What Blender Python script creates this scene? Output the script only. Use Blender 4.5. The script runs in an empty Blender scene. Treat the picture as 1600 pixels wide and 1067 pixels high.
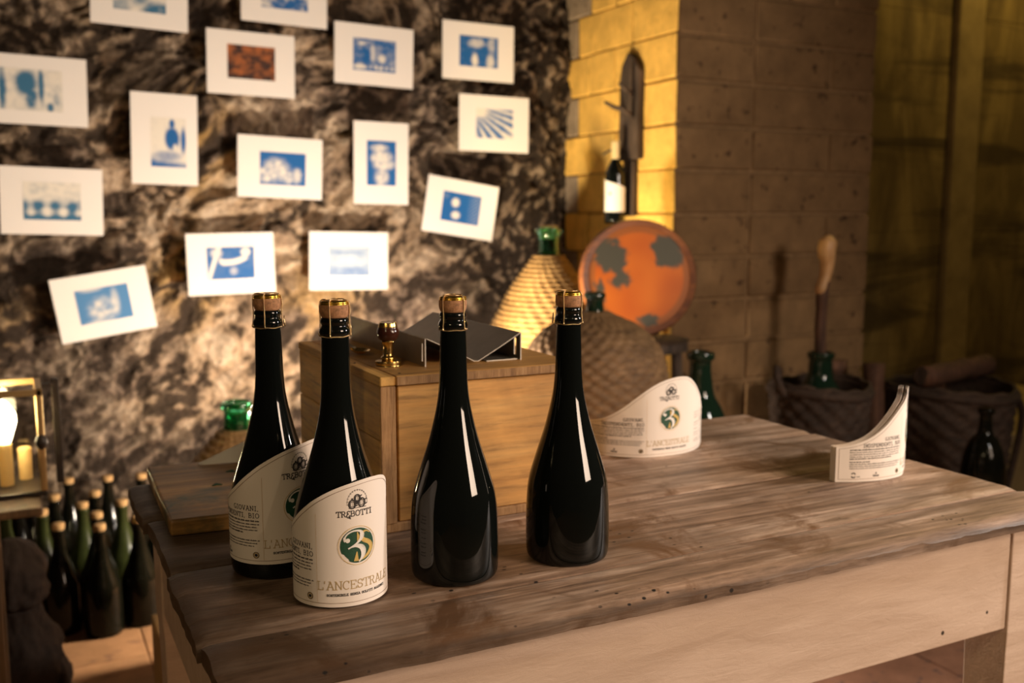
import bpy, bmesh, random
from math import *
from mathutils import Vector, Matrix, noise

random.seed(7)
S = bpy.context.scene
COL = S.collection
PI = pi

# ------------------------------------------------------------------ camera
cam = bpy.data.cameras.new('camera')
camo = bpy.data.objects.new('camera', cam)
COL.objects.link(camo)
S.camera = camo
cam.sensor_fit = 'HORIZONTAL'
cam.sensor_width = 36.0
cam.lens = 36.0 * 1535.0 / 1600.0
CP = Vector((0.0, 0.0, 1.15))
camo.location = CP
camo.rotation_euler = (radians(90 - 7.4234), 0.0, -radians(26.92))
cam.clip_start = 0.02
cam.dof.use_dof = True
cam.dof.focus_distance = 0.96
cam.dof.aperture_fstop = 5.6

# ------------------------------------------------------------------ world, lights, exposure
w = bpy.data.worlds.new('world')
S.world = w
w.use_nodes = True
bg = w.node_tree.nodes['Background']
bg.inputs[0].default_value = (1.0, 0.72, 0.45, 1)
bg.inputs[1].default_value = 0.012


def aim(o, target):
    d = Vector(target) - o.location
    o.rotation_euler = d.to_track_quat('-Z', 'Y').to_euler()


def area_light(name, loc, target, size, power, color, size_y=None):
    l = bpy.data.lights.new(name, 'AREA')
    l.energy = power
    l.color = color
    l.size = size
    if size_y:
        l.shape = 'RECTANGLE'
        l.size_y = size_y
    o = bpy.data.objects.new(name, l)
    COL.objects.link(o)
    o.location = loc
    aim(o, target)
    return o


def point_light(name, loc, power, color, r=0.03):
    l = bpy.data.lights.new(name, 'POINT')
    l.energy = power
    l.color = color
    l.shadow_soft_size = r
    o = bpy.data.objects.new(name, l)
    COL.objects.link(o)
    o.location = loc
    return o


def spot_light(name, loc, target, power, color, angle, blend, r=0.04):
    l = bpy.data.lights.new(name, 'SPOT')
    l.energy = power
    l.color = color
    l.spot_size = radians(angle)
    l.spot_blend = blend
    l.shadow_soft_size = r
    o = bpy.data.objects.new(name, l)
    COL.objects.link(o)
    o.location = loc
    aim(o, target)
    return o


# warm flood lamp on the floor behind the table, lighting the rock wall from below
point_light('wall_flood', (0.98, 2.62, 0.50), 56, (1.0, 0.84, 0.66), 0.05)
# yellow lamp low behind the demijohns, lighting the stone corner
spot_light('corner_spot', (1.26, 2.86, 0.62), (2.05, 3.0, 1.5), 37, (1.0, 0.74, 0.34), 85, 0.7, 0.05)
# lamp on the right, just outside the frame: the table's main light
area_light('side_lamp', (2.45, 0.42, 1.52), (0.9, 1.0, 0.8), 0.15, 16.5, (1.0, 0.91, 0.83), 0.42)
# soft room light from behind the camera
rl = area_light('room_light', (2.3, -1.7, 1.9), (0.7, 1.0, 0.7), 1.1, 20, (1.0, 0.75, 0.56))
rl.data.spread = radians(95)
# ceiling bulbs behind the camera
point_light('ceiling_bulb', (0.95, -1.6, 2.3), 9, (1.0, 0.76, 0.48), 0.03)
point_light('ceiling_bulb', (-1.35, -0.45, 2.2), 17, (1.0, 0.73, 0.40), 0.03)
point_light('ceiling_bulb', (-1.15, -0.75, 2.2), 9, (1.0, 0.73, 0.40), 0.03)
# yellow lamp high on the right, in the recess beyond the pier
point_light('recess_lamp', (4.75, 2.95, 3.2), 34, (1.0, 0.66, 0.17), 0.08)

S.view_settings.view_transform = 'Standard'
S.view_settings.look = 'None'
S.view_settings.gamma = 1.0
S.view_settings.use_curve_mapping = False
S.view_settings.exposure = 0.5


# ------------------------------------------------------------------ material helpers
def new_mat(name):
    m = bpy.data.materials.new(name)
    m.use_nodes = True
    nt = m.node_tree
    return m, nt, nt.nodes['Principled BSDF']


def nd(nt, kind, **kw):
    n = nt.nodes.new(kind)
    for k, v in kw.items():
        if k.startswith('i_'):
            key = k[2:]
            n.inputs[int(key) if key.isdigit() else key.replace('_', ' ')].default_value = v
        else:
            setattr(n, k, v)
    return n


def ramp(nt, fac, stops):
    r = nt.nodes.new('ShaderNodeValToRGB')
    e = r.color_ramp.elements
    e[0].position, e[0].color = stops[0][0], (*stops[0][1], 1)
    e[1].position, e[1].color = stops[-1][0], (*stops[-1][1], 1)
    for p, c in stops[1:-1]:
        x = e.new(p)
        x.color = (*c, 1)
    nt.links.new(fac, r.inputs[0])
    return r.outputs[0]


def mixc(nt, fac, a, b, mode='MIX'):
    m = nt.nodes.new('ShaderNodeMix')
    m.data_type = 'RGBA'
    m.blend_type = mode
    for sock, v in ((m.inputs[0], fac), (m.inputs[6], a), (m.inputs[7], b)):
        if hasattr(v, 'is_linked') or hasattr(v, 'links'):
            nt.links.new(v, sock)
        elif isinstance(v, (int, float)):
            sock.default_value = v
        else:
            sock.default_value = (*v, 1)
    return m.outputs[2]


def coords(nt, scale=(1, 1, 1), kind='Object', rot=(0, 0, 0), rand=0.0):
    tc = nt.nodes.new('ShaderNodeTexCoord')
    mp = nt.nodes.new('ShaderNodeMapping')
    mp.inputs['Scale'].default_value = scale
    mp.inputs['Rotation'].default_value = rot
    src = tc.outputs[kind]
    if rand:
        oi = nt.nodes.new('ShaderNodeObjectInfo')
        cb = nt.nodes.new('ShaderNodeVectorMath')
        cb.operation = 'SCALE'
        cb.inputs[0].default_value = (rand, rand * 1.7, rand * 0.6)
        nt.links.new(oi.outputs['Random'], cb.inputs['Scale'])
        ad = nt.nodes.new('ShaderNodeVectorMath')
        ad.operation = 'ADD'
        nt.links.new(src, ad.inputs[0])
        nt.links.new(cb.outputs[0], ad.inputs[1])
        src = ad.outputs[0]
    nt.links.new(src, mp.inputs[0])
    return mp.outputs[0]


def tex_noise(nt, vec, scale, detail=5, rough=0.6, dist=0.0):
    n = nd(nt, 'ShaderNodeTexNoise')
    n.inputs['Scale'].default_value = scale
    n.inputs['Detail'].default_value = detail
    n.inputs['Roughness'].default_value = rough
    n.inputs['Distortion'].default_value = dist
    nt.links.new(vec, n.inputs['Vector'])
    return n.outputs[0]


def bump(nt, p, h, strength=0.3, dist=0.01):
    b = nt.nodes.new('ShaderNodeBump')
    b.inputs['Strength'].default_value = strength
    b.inputs['Distance'].default_value = dist
    nt.links.new(h, b.inputs['Height'])
    nt.links.new(b.outputs[0], p.inputs['Normal'])


def plain(name, col, rough=0.5, metal=0.0, vary=0.0, scale=40.0, spec=0.5):
    m, nt, p = new_mat(name)
    p.inputs['Roughness'].default_value = rough
    p.inputs['Metallic'].default_value = metal
    p.inputs['Specular IOR Level'].default_value = spec
    if vary:
        f = tex_noise(nt, coords(nt), scale)
        lo = tuple(c * (1 - vary) for c in col)
        hi = tuple(min(1, c * (1 + vary)) for c in col)
        nt.links.new(ramp(nt, f, [(0.3, lo), (0.7, hi)]), p.inputs['Base Color'])
        bump(nt, p, f, 0.15, 0.002)
    else:
        p.inputs['Base Color'].default_value = (*col, 1)
    return m


def wood(name, dark, mid, light, axis='X', scale=1.0, rough=0.6, spots=0.0, stain=None, gloss=0.5, bstr=0.25, rand=3.0, pores=0.0, tone_by_pos=0, fine=0):
    m, nt, p = new_mat(name)
    sc = {'X': (1.2, 16, 16), 'Y': (16, 1.2, 16), 'Z': (16, 16, 1.2)}[axis]
    v = coords(nt, tuple(a * scale for a in sc), rand=rand)
    f = tex_noise(nt, v, 3.2, 8, 0.65, 0.5)
    c = ramp(nt, f, [(0.28, dark), (0.5, mid), (0.74, light)])
    f2 = tex_noise(nt, coords(nt, rand=rand), 5.0 * scale, 5, 0.6, 0.6)
    c = mixc(nt, 0.75, c, ramp(nt, f2, [(0.3, (0.35, 0.33, 0.3)), (0.65, (1, 1, 1))]), 'MULTIPLY')
    if fine:
        ff = tex_noise(nt, coords(nt, tuple(a * scale * fine for a in sc), rand=rand), 4.0, 6, 0.7, 0.2)
        c = mixc(nt, 1.0, c, ramp(nt, ff, [(0.28, (0.45, 0.43, 0.42)), (0.48, (0.95, 0.95, 0.95)), (0.72, (1.22, 1.2, 1.18))]), 'MULTIPLY')
    if stain:
        f3 = tex_noise(nt, coords(nt, rand=rand), 8.0 * scale, 6, 0.65, 0.8)
        c = mixc(nt, ramp(nt, f3, [(0.53, (0, 0, 0)), (0.64, (1, 1, 1))]), c, stain)
    if tone_by_pos:  # wood tone by position: paler towards the right end, darker towards the left
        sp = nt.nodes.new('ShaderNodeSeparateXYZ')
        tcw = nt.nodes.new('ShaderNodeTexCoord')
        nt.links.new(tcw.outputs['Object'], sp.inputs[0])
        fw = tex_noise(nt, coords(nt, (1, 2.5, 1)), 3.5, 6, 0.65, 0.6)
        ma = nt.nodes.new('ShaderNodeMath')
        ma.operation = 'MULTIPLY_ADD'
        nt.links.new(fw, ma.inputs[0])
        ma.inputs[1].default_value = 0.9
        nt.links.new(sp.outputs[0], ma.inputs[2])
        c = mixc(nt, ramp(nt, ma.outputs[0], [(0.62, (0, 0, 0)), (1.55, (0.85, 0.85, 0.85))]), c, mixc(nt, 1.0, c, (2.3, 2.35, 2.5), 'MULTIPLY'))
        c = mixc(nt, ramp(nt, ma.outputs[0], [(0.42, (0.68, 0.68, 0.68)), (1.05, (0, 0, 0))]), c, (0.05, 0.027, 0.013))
        # darker band along the front edge
        c = mixc(nt, ramp(nt, sp.outputs[1], [(0.7605, (0.72, 0.72, 0.72)), (0.7655, (0, 0, 0))]), c, (0.045, 0.025, 0.013))
    if pores:
        vo = nt.nodes.new('ShaderNodeTexVoronoi')
        vo.inputs['Scale'].default_value = 55
        nt.links.new(coords(nt, (1.0, 1.6, 1.0), rand=rand), vo.inputs['Vector'])
        f4 = tex_noise(nt, coords(nt, rand=rand), 9, 2)
        mm = nt.nodes.new('ShaderNodeMath')
        mm.operation = 'MULTIPLY'
        nt.links.new(ramp(nt, vo.outputs['Distance'], [(0.1, (1, 1, 1)), (0.16, (0, 0, 0))]), mm.inputs[0])
        nt.links.new(ramp(nt, f4, [(0.55, (0, 0, 0)), (0.6, (1, 1, 1))]), mm.inputs[1])
        c = mixc(nt, mm.outputs[0], c, (0.012, 0.008, 0.006))
    nt.links.new(c, p.inputs['Base Color'])
    p.inputs['Roughness'].default_value = rough
    p.inputs['Specular IOR Level'].default_value = gloss
    bump(nt, p, f, bstr, 0.004)
    return m


def attr_mat(name, rough=0.8, nscale=60, nstr=0.0, spec=0.3):
    m, nt, p = new_mat(name)
    a = nt.nodes.new('ShaderNodeAttribute')
    a.attribute_name = 'Col'
    p.inputs['Roughness'].default_value = rough
    p.inputs['Specular IOR Level'].default_value = spec
    if nstr:
        f = tex_noise(nt, coords(nt), nscale, 6, 0.7)
        c = mixc(nt, 1.0, a.outputs[0], ramp(nt, f, [(0.25, (0.42, 0.40, 0.38)), (0.5, (0.9, 0.9, 0.9)), (0.75, (1.25, 1.22, 1.15))]), 'MULTIPLY')
        nt.links.new(c, p.inputs['Base Color'])
        bump(nt, p, f, nstr, 0.02)
    else:
        nt.links.new(a.outputs[0], p.inputs['Base Color'])
    return m


def stone(name, base, dark, scale=14, pits=0.5, rough=0.92, rand=5.0, bstr=0.5):
    m, nt, p = new_mat(name)
    v = coords(nt, rand=rand)
    f = tex_noise(nt, v, scale, 7, 0.65)
    c = ramp(nt, f, [(0.3, tuple(x * 0.7 for x in base)), (0.7, tuple(min(1, x * 1.15) for x in base))])
    f2 = tex_noise(nt, v, scale * 2.6, 3, 0.5)
    k = ramp(nt, f2, [(0.62, (0, 0, 0)), (0.72, (pits, pits, pits))])
    c = mixc(nt, k, c, dark)
    nt.links.new(c, p.inputs['Base Color'])
    p.inputs['Roughness'].default_value = rough
    p.inputs['Specular IOR Level'].default_value = 0.2
    bump(nt, p, f, bstr, 0.01)
    return m


def emis(name, col, strength):
    m, nt, p = new_mat(name)
    p.inputs['Base Color'].default_value = (*col, 1)
    p.inputs['Emission Color'].default_value = (*col, 1)
    p.inputs['Emission Strength'].default_value = strength
    return m


def glass(name, col, rough=0.03, trans=1.0):
    m, nt, p = new_mat(name)
    p.inputs['Base Color'].default_value = (*col, 1)
    p.inputs['Roughness'].default_value = rough
    p.inputs['Transmission Weight'].default_value = trans
    p.inputs['IOR'].default_value = 1.5
    return m


# ------------------------------------------------------------------ mesh helpers
class MB:
    def __init__(s):
        s.v, s.f, s.c = [], [], []

    def add(s, vs, fs):
        o = len(s.v)
        s.v.extend([tuple(x) for x in vs])
        s.f.extend([tuple(i + o for i in f) for f in fs])
        return s

    def box(s, x0, x1, y0, y1, z0, z1):
        vs = [(x, y, z) for z in (z0, z1) for y in (y0, y1) for x in (x0, x1)]
        return s.add(vs, [(0, 2, 3, 1), (4, 5, 7, 6), (0, 1, 5, 4), (2, 6, 7, 3), (0, 4, 6, 2), (1, 3, 7, 5)])

    def lathe(s, prof, n=32, ctr=(0, 0, 0), cap0=True, cap1=True, mod=None):
        vs, fs = [], []
        for k, (r, z) in enumerate(prof):
            for i in range(n):
                a = 2 * PI * i / n
                rr = r if mod is None else mod(r, z, a)
                vs.append((ctr[0] + rr * cos(a), ctr[1] + rr * sin(a), ctr[2] + z))
        for k in range(len(prof) - 1):
            for i in range(n):
                j = (i + 1) % n
                fs.append((k * n + i, k * n + j, (k + 1) * n + j, (k + 1) * n + i))
        if cap0:
            fs.append(tuple(range(n - 1, -1, -1)))
        if cap1:
            b = (len(prof) - 1) * n
            fs.append(tuple(b + i for i in range(n)))
        return s.add(vs, fs)

    def tube(s, pts, rad, n=8, closed=False):
        pts = [Vector(p) for p in pts]
        m = len(pts)
        rads = rad if isinstance(rad, (list, tuple)) else [rad] * m
        up = None
        vs, fs = [], []
        for i, p in enumerate(pts):
            if closed:
                t = pts[(i + 1) % m] - pts[i - 1]
            else:
                t = pts[min(i + 1, m - 1)] - pts[max(i - 1, 0)]
            t.normalize()
            if up is None:
                up = t.orthogonal().normalized()
            up = (up - t * up.dot(t))
            if up.length < 1e-6:
                up = t.orthogonal()
            up.normalize()
            b = t.cross(up)
            for k in range(n):
                a = 2 * PI * k / n
                vs.append(p + (up * cos(a) + b * sin(a)) * rads[i])
        rng = m if closed else m - 1
        for i in range(rng):
            i2 = (i + 1) % m
            for k in range(n):
                k2 = (k + 1) % n
                fs.append((i * n + k, i * n + k2, i2 * n + k2, i2 * n + k))
        if not closed:
            fs.append(tuple(range(n - 1, -1, -1)))
            fs.append(tuple((m - 1) * n + k for k in range(n)))
        return s.add(vs, fs)

    def grid(s, fn, nu, nv):
        vs = [fn(i / nu, j / nv) for j in range(nv + 1) for i in range(nu + 1)]
        fs = [(j * (nu + 1) + i, j * (nu + 1) + i + 1, (j + 1) * (nu + 1) + i + 1, (j + 1) * (nu + 1) + i) for j in range(nv) for i in range(nu)]
        return s.add(vs, fs)

    def build(s, name, mat, parent=None, smooth=False, bevel=0.0, loc=None, seg=2, auto=None):
        me = bpy.data.meshes.new(name)
        me.from_pydata(s.v, [], s.f)
        me.update()
        if bevel:
            bm = bmesh.new()
            bm.from_mesh(me)
            bmesh.ops.recalc_face_normals(bm, faces=bm.faces)
            bmesh.ops.bevel(bm, geom=list(bm.edges), offset=bevel, segments=seg, affect='EDGES', profile=0.5)
            bm.to_mesh(me)
            bm.free()
        else:
            bm = bmesh.new()
            bm.from_mesh(me)
            bmesh.ops.recalc_face_normals(bm, faces=bm.faces)
            bm.to_mesh(me)
            bm.free()
        if smooth:
            for p in me.polygons:
                p.use_smooth = True
            if auto:
                me.set_sharp_from_angle(angle=radians(auto))
        me.materials.append(mat)
        o = bpy.data.objects.new(name, me)
        COL.objects.link(o)
        if parent:
            o.parent = parent
        if loc:
            o.location = loc
        return o


def set_col(o, cols):
    at = o.data.color_attributes.new('Col', 'FLOAT_COLOR', 'POINT')
    flat = []
    for c in cols:
        flat.extend((c[0], c[1], c[2], 1.0))
    at.data.foreach_set('color', flat)


def tag(o, label=None, cat=None, group=None, kind=None):
    if label:
        o['label'] = label
    if cat:
        o['category'] = cat
    if group:
        o['group'] = group
    if kind:
        o['kind'] = kind
    return o


def thing(name, label, cat, loc=(0, 0, 0), rz=0.0, group=None):
    o = bpy.data.objects.new(name, None)
    COL.objects.link(o)
    o.empty_display_size = 0.05
    o.location = loc
    o.rotation_euler = (0, 0, rz)
    return tag(o, label, cat, group)


def copy_tree(o, parent=None):
    c = o.copy()
    COL.objects.link(c)
    if parent:
        c.parent = parent
    for ch in list(o.children):
        copy_tree(ch, c)
    return c


def smoothstep(a, b, x):
    t = max(0.0, min(1.0, (x - a) / (b - a)))
    return t * t * (3 - 2 * t)


def lerp3(a, b, t):
    return tuple(x + (y - x) * t for x, y in zip(a, b))


def interp(pts, x):
    """smooth interpolation through (x, y) points (Catmull-Rom)"""
    if x <= pts[0][0]:
        return pts[0][1]
    if x >= pts[-1][0]:
        return pts[-1][1]
    for i in range(len(pts) - 1):
        if pts[i][0] <= x <= pts[i + 1][0]:
            p1, p2 = pts[i], pts[i + 1]
            p0 = pts[i - 1] if i > 0 else p1
            p3 = pts[i + 2] if i + 2 < len(pts) else p2
            h = p2[0] - p1[0]
            t = (x - p1[0]) / h
            m1 = (p2[1] - p0[1]) / (p2[0] - p0[0]) * h
            m2 = (p3[1] - p1[1]) / (p3[0] - p1[0]) * h
            return ((2 * t**3 - 3 * t**2 + 1) * p1[1] + (t**3 - 2 * t**2 + t) * m1 + (-2 * t**3 + 3 * t**2) * p2[1] + (t**3 - t**2) * m2)


def catmull(pts, n=8):
    pts = [Vector(p) for p in pts]
    out = []
    for i in range(len(pts) - 1):
        p1, p2 = pts[i], pts[i + 1]
        p0 = pts[i - 1] if i > 0 else p1 * 2 - p2
        p3 = pts[i + 2] if i + 2 < len(pts) else p2 * 2 - p1
        for k in range(n):
            t = k / n
            out.append(0.5 * ((2 * p1) + (p2 - p0) * t + (2 * p0 - 5 * p1 + 4 * p2 - p3) * t * t + (3 * p1 - p0 - 3 * p2 + p3) * t**3))
    out.append(pts[-1])
    return out


# ------------------------------------------------------------------ materials
M = {}
M['black_glass'] = plain('dark bottle glass', (0.0035, 0.0045, 0.004), 0.045, 0, spec=0.42)
M['cork'] = plain('cork', (0.34, 0.17, 0.08), 0.85, 0, 0.45, 260)
M['gold'] = plain('gold cap metal', (0.80, 0.50, 0.08), 0.25, 1.0)
M['wire'] = plain('brassy wire', (0.75, 0.55, 0.30), 0.3, 1.0)
M['brass'] = plain('brass', (0.72, 0.48, 0.16), 0.22, 1.0, 0.15, 90)
M['dark_wood_gloss'] = plain('lacquered dark wood', (0.045, 0.014, 0.008), 0.12, 0)
M['paper'] = plain('label paper', (0.82, 0.74, 0.665), 0.75)
M['backing'] = plain('label backing paper', (0.62, 0.42, 0.20), 0.6, 0)
M['ink'] = plain('black ink', (0.02, 0.016, 0.016), 0.6)
M['ink_grey'] = plain('grey ink', (0.16, 0.13, 0.115), 0.7)
M['ink_gold'] = plain('gold ink', (0.46, 0.33, 0.15), 0.5)
M['ink_yellow'] = plain('yellow gold ink', (0.62, 0.43, 0.13), 0.5)
M['ink_green'] = plain('dark green ink', (0.012, 0.065, 0.032), 0.6, 0, 0.25, 900)
M['ink_brown'] = plain('brown border ink', (0.22, 0.13, 0.075), 0.6)
M['steel'] = plain('brushed sheet steel', (0.46, 0.42, 0.36), 0.42, 1.0, 0.12, 30)
M['table_wood'] = wood('old table wood', (0.066, 0.038, 0.022), (0.20, 0.13, 0.085), (0.40, 0.30, 0.225), 'X', 1.0, 0.5, stain=(0.085, 0.043, 0.02), gloss=0.45, bstr=0.35, pores=1.0, tone_by_pos=1, fine=3.2)
M['crate_wood'] = wood('pine crate wood', (0.48, 0.23, 0.055), (0.64, 0.33, 0.088), (0.72, 0.41, 0.13), 'X', 0.8, 0.6, bstr=0.12, fine=2.2)
M['crate_wood_y'] = wood('pine crate end wood', (0.50, 0.26, 0.06), (0.66, 0.37, 0.095), (0.74, 0.45, 0.14), 'Y', 0.8, 0.6, bstr=0.12, fine=2.2)
M['crate_grain'] = wood('pine end grain', (0.20, 0.10, 0.04), (0.40, 0.22, 0.09), (0.55, 0.33, 0.15), 'Z', 3.0, 0.8, bstr=0.5)
M['board_wood'] = wood('stained board wood', (0.15, 0.078, 0.02), (0.42, 0.22, 0.06), (0.62, 0.36, 0.11), 'X', 1.0, 0.45, stain=(0.06, 0.065, 0.03), bstr=0.3, fine=2.5)
M['old_wood'] = wood('grey old wood', (0.02, 0.013, 0.009), (0.07, 0.045, 0.03), (0.15, 0.10, 0.07), 'Z', 1.0, 0.8, bstr=0.6)
M['stand_wood'] = wood('brown stand wood', (0.06, 0.03, 0.012), (0.15, 0.08, 0.03), (0.25, 0.14, 0.06), 'Z', 1.0, 0.5)
M['vine_dark'] = wood('vine bark', (0.03, 0.012, 0.006), (0.10, 0.042, 0.02), (0.19, 0.09, 0.045), 'Z', 1.3, 0.8, bstr=0.8)
M['vine_light'] = wood('peeled vine wood', (0.40, 0.20, 0.07), (0.60, 0.33, 0.13), (0.74, 0.47, 0.22), 'Z', 1.3, 0.5, bstr=0.5)
M['straw'] = wood('straw', (0.14, 0.075, 0.025), (0.36, 0.21, 0.075), (0.52, 0.33, 0.14), 'X', 1.4, 0.75, bstr=0.5)
M['wicker'] = wood('brown wicker', (0.09, 0.048, 0.02), (0.22, 0.125, 0.055), (0.33, 0.20, 0.095), 'X', 1.4, 0.75, bstr=0.4)
M['wicker_dark'] = wood('old dark wicker', (0.02, 0.012, 0.007), (0.055, 0.032, 0.02), (0.10, 0.06, 0.038), 'X', 1.4, 0.85, bstr=0.4)
M['green_glass'] = glass('green glass', (0.10, 0.55, 0.28))
M['teal_glass'] = glass('sea green glass', (0.22, 0.60, 0.45))
M['dark_green_glass'] = plain('dark green glass', (0.008, 0.022, 0.012), 0.06)
M['dusty_glass'] = plain('dusty dark glass', (0.005, 0.005, 0.003), 0.08, 0, 0.6, 12, 0.2)
M['dusty_green'] = plain('dusty green glass', (0.022, 0.028, 0.008), 0.2, 0, 0.5, 15, 0.2)
M['old_cork'] = plain('old cork', (0.42, 0.25, 0.10), 0.85, 0, 0.35, 120)
M['mat_board'] = plain('white mat board', (0.80, 0.765, 0.725), 0.85)
M['print'] = attr_mat('cyanotype print', 0.7)
M['terracotta'] = stone('terracotta tile', (0.38, 0.20, 0.095), (0.12, 0.06, 0.05), 9, 0.5, 0.6, bstr=0.15)
M['mottled_tile'] = stone('mottled red tile', (0.26, 0.13, 0.085), (0.075, 0.055, 0.06), 12, 0.8, 0.55, bstr=0.15)
M['mortar'] = stone('lime mortar', (0.255, 0.155, 0.075), (0.2, 0.14, 0.08), 20, 0.3)
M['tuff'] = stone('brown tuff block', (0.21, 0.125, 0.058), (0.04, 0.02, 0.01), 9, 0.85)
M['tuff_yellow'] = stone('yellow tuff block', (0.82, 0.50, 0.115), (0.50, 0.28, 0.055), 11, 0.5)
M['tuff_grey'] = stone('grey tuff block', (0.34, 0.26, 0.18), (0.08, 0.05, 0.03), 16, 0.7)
M['concrete'] = stone('stained concrete', (0.26, 0.185, 0.065), (0.10, 0.07, 0.03), 5, 0.5, bstr=0.25)
M['concrete_light'] = stone('pale concrete', (0.42, 0.32, 0.15), (0.22, 0.15, 0.06), 6, 0.3, bstr=0.2)
def concrete_mat():
    m, nt, p = new_mat('water stained concrete')
    f1 = tex_noise(nt, coords(nt, (1.0, 1.0, 1.0)), 2.2, 6, 0.6, 0.5)
    f2 = tex_noise(nt, coords(nt, (2.2, 2.2, 0.7)), 2.0, 6, 0.6, 0.6)
    f3 = tex_noise(nt, coords(nt, (0.5, 1.0, 3.5)), 1.5, 5, 0.6, 0.6)
    c = ramp(nt, f1, [(0.3, (0.27, 0.19, 0.06)), (0.7, (0.48, 0.36, 0.14))])
    c = mixc(nt, ramp(nt, f2, [(0.42, (0.7, 0.7, 0.7)), (0.62, (0, 0, 0))]), c, (0.10, 0.065, 0.022))
    c = mixc(nt, ramp(nt, f3, [(0.38, (0.75, 0.75, 0.75)), (0.5, (0, 0, 0))]), c, (0.055, 0.036, 0.014))
    nt.links.new(c, p.inputs['Base Color'])
    p.inputs['Roughness'].default_value = 0.9
    bump(nt, p, f2, 0.25, 0.01)
    return m


M['concrete'] = concrete_mat()
M['urn'] = stone('dark stone', (0.055, 0.038, 0.028), (0.025, 0.02, 0.015), 25, 0.7)
M['iron'] = plain('dark iron', (0.035, 0.026, 0.02), 0.45, 0.6)
M['lantern_brass'] = plain('aged lantern brass', (0.55, 0.38, 0.17), 0.35, 0.9)
M['bulb'] = emis('glowing bulb', (1.0, 0.80, 0.45), 60.0)
M['candle'] = plain('candle sleeve', (0.80, 0.55, 0.22), 0.5)
M['clear_glass'] = glass('clear glass', (0.96, 0.96, 0.94), 0.0)
M['carton'] = plain('tan carton', (0.50, 0.31, 0.13), 0.8, 0, 0.1, 30)
M['rim_wood'] = wood('red brown rim wood', (0.09, 0.025, 0.008), (0.20, 0.06, 0.015), (0.30, 0.10, 0.025), 'X', 1.0, 0.5)
M['orange_paint'] = attr_mat('orange painted wood', 0.5)
M['white_label'] = plain('white wine label', (0.82, 0.79, 0.74), 0.7)
M['yellow_foil'] = plain('cream capsule', (0.66, 0.52, 0.26), 0.4)


def cream_paint():
    m, nt, p = new_mat('old cream paint')
    v = coords(nt, rand=4.0)
    f = tex_noise(nt, coords(nt, (2.0, 14, 14), rand=4.0), 3.0, 7, 0.6, 0.6)
    c = ramp(nt, f, [(0.3, (0.47, 0.345, 0.26)), (0.6, (0.57, 0.435, 0.34))])
    vo = nt.nodes.new('ShaderNodeTexVoronoi')
    vo.inputs['Scale'].default_value = 30
    nt.links.new(v, vo.inputs['Vector'])
    f4 = tex_noise(nt, v, 7, 2)
    mm = nt.nodes.new('ShaderNodeMath')
    mm.operation = 'MULTIPLY'
    nt.links.new(ramp(nt, vo.outputs['Distance'], [(0.07, (1, 1, 1)), (0.10, (0, 0, 0))]), mm.inputs[0])
    nt.links.new(ramp(nt, f4, [(0.56, (0, 0, 0)), (0.6, (1, 1, 1))]), mm.inputs[1])
    c = mixc(nt, mm.outputs[0], c, (0.03, 0.02, 0.012))
    nt.links.new(c, p.inputs['Base Color'])
    p.inputs['Roughness'].default_value = 0.55
    f5 = tex_noise(nt, coords(nt, (3, 12, 12), rand=4.0), 9, 8, 0.7, 1.0)
    bump(nt, p, f5, 0.35, 0.003)
    return m


M['cream_paint'] = cream_paint()

# ------------------------------------------------------------------ the room
# floor: a mortar bed with terracotta tiles laid on it
fl = MB().box(-2.2, 5.6, -3.2, 4.2, -0.12, -0.004).build('floor', M['mortar'])
tag(fl, kind='structure')
tile0 = None
TW = 0.30
for i in range(-3, 13):
    for j in range(3, 12):
        x, y = i * TW + 0.11, j * TW + 0.08
        if x > 3.4 and y < 2.0:
            continue
        if tile0 is None:
            t = MB().box(-TW / 2 + .0015, TW / 2 - .0015, -TW / 2 + .0015, TW / 2 - .0015, -0.02, 0.0).build('tile', M['terracotta'], fl, bevel=0.002, seg=1)
            tile0 = t
        else:
            t = tile0.copy()
            COL.objects.link(t)
        t.location = (x, y, random.uniform(-0.0015, 0.0))
        if x > 1.2 and y < 2.2 and t is not tile0:
            t.material_slots[0].link = 'OBJECT'
            t.material_slots[0].material = M['mottled_tile']

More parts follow.
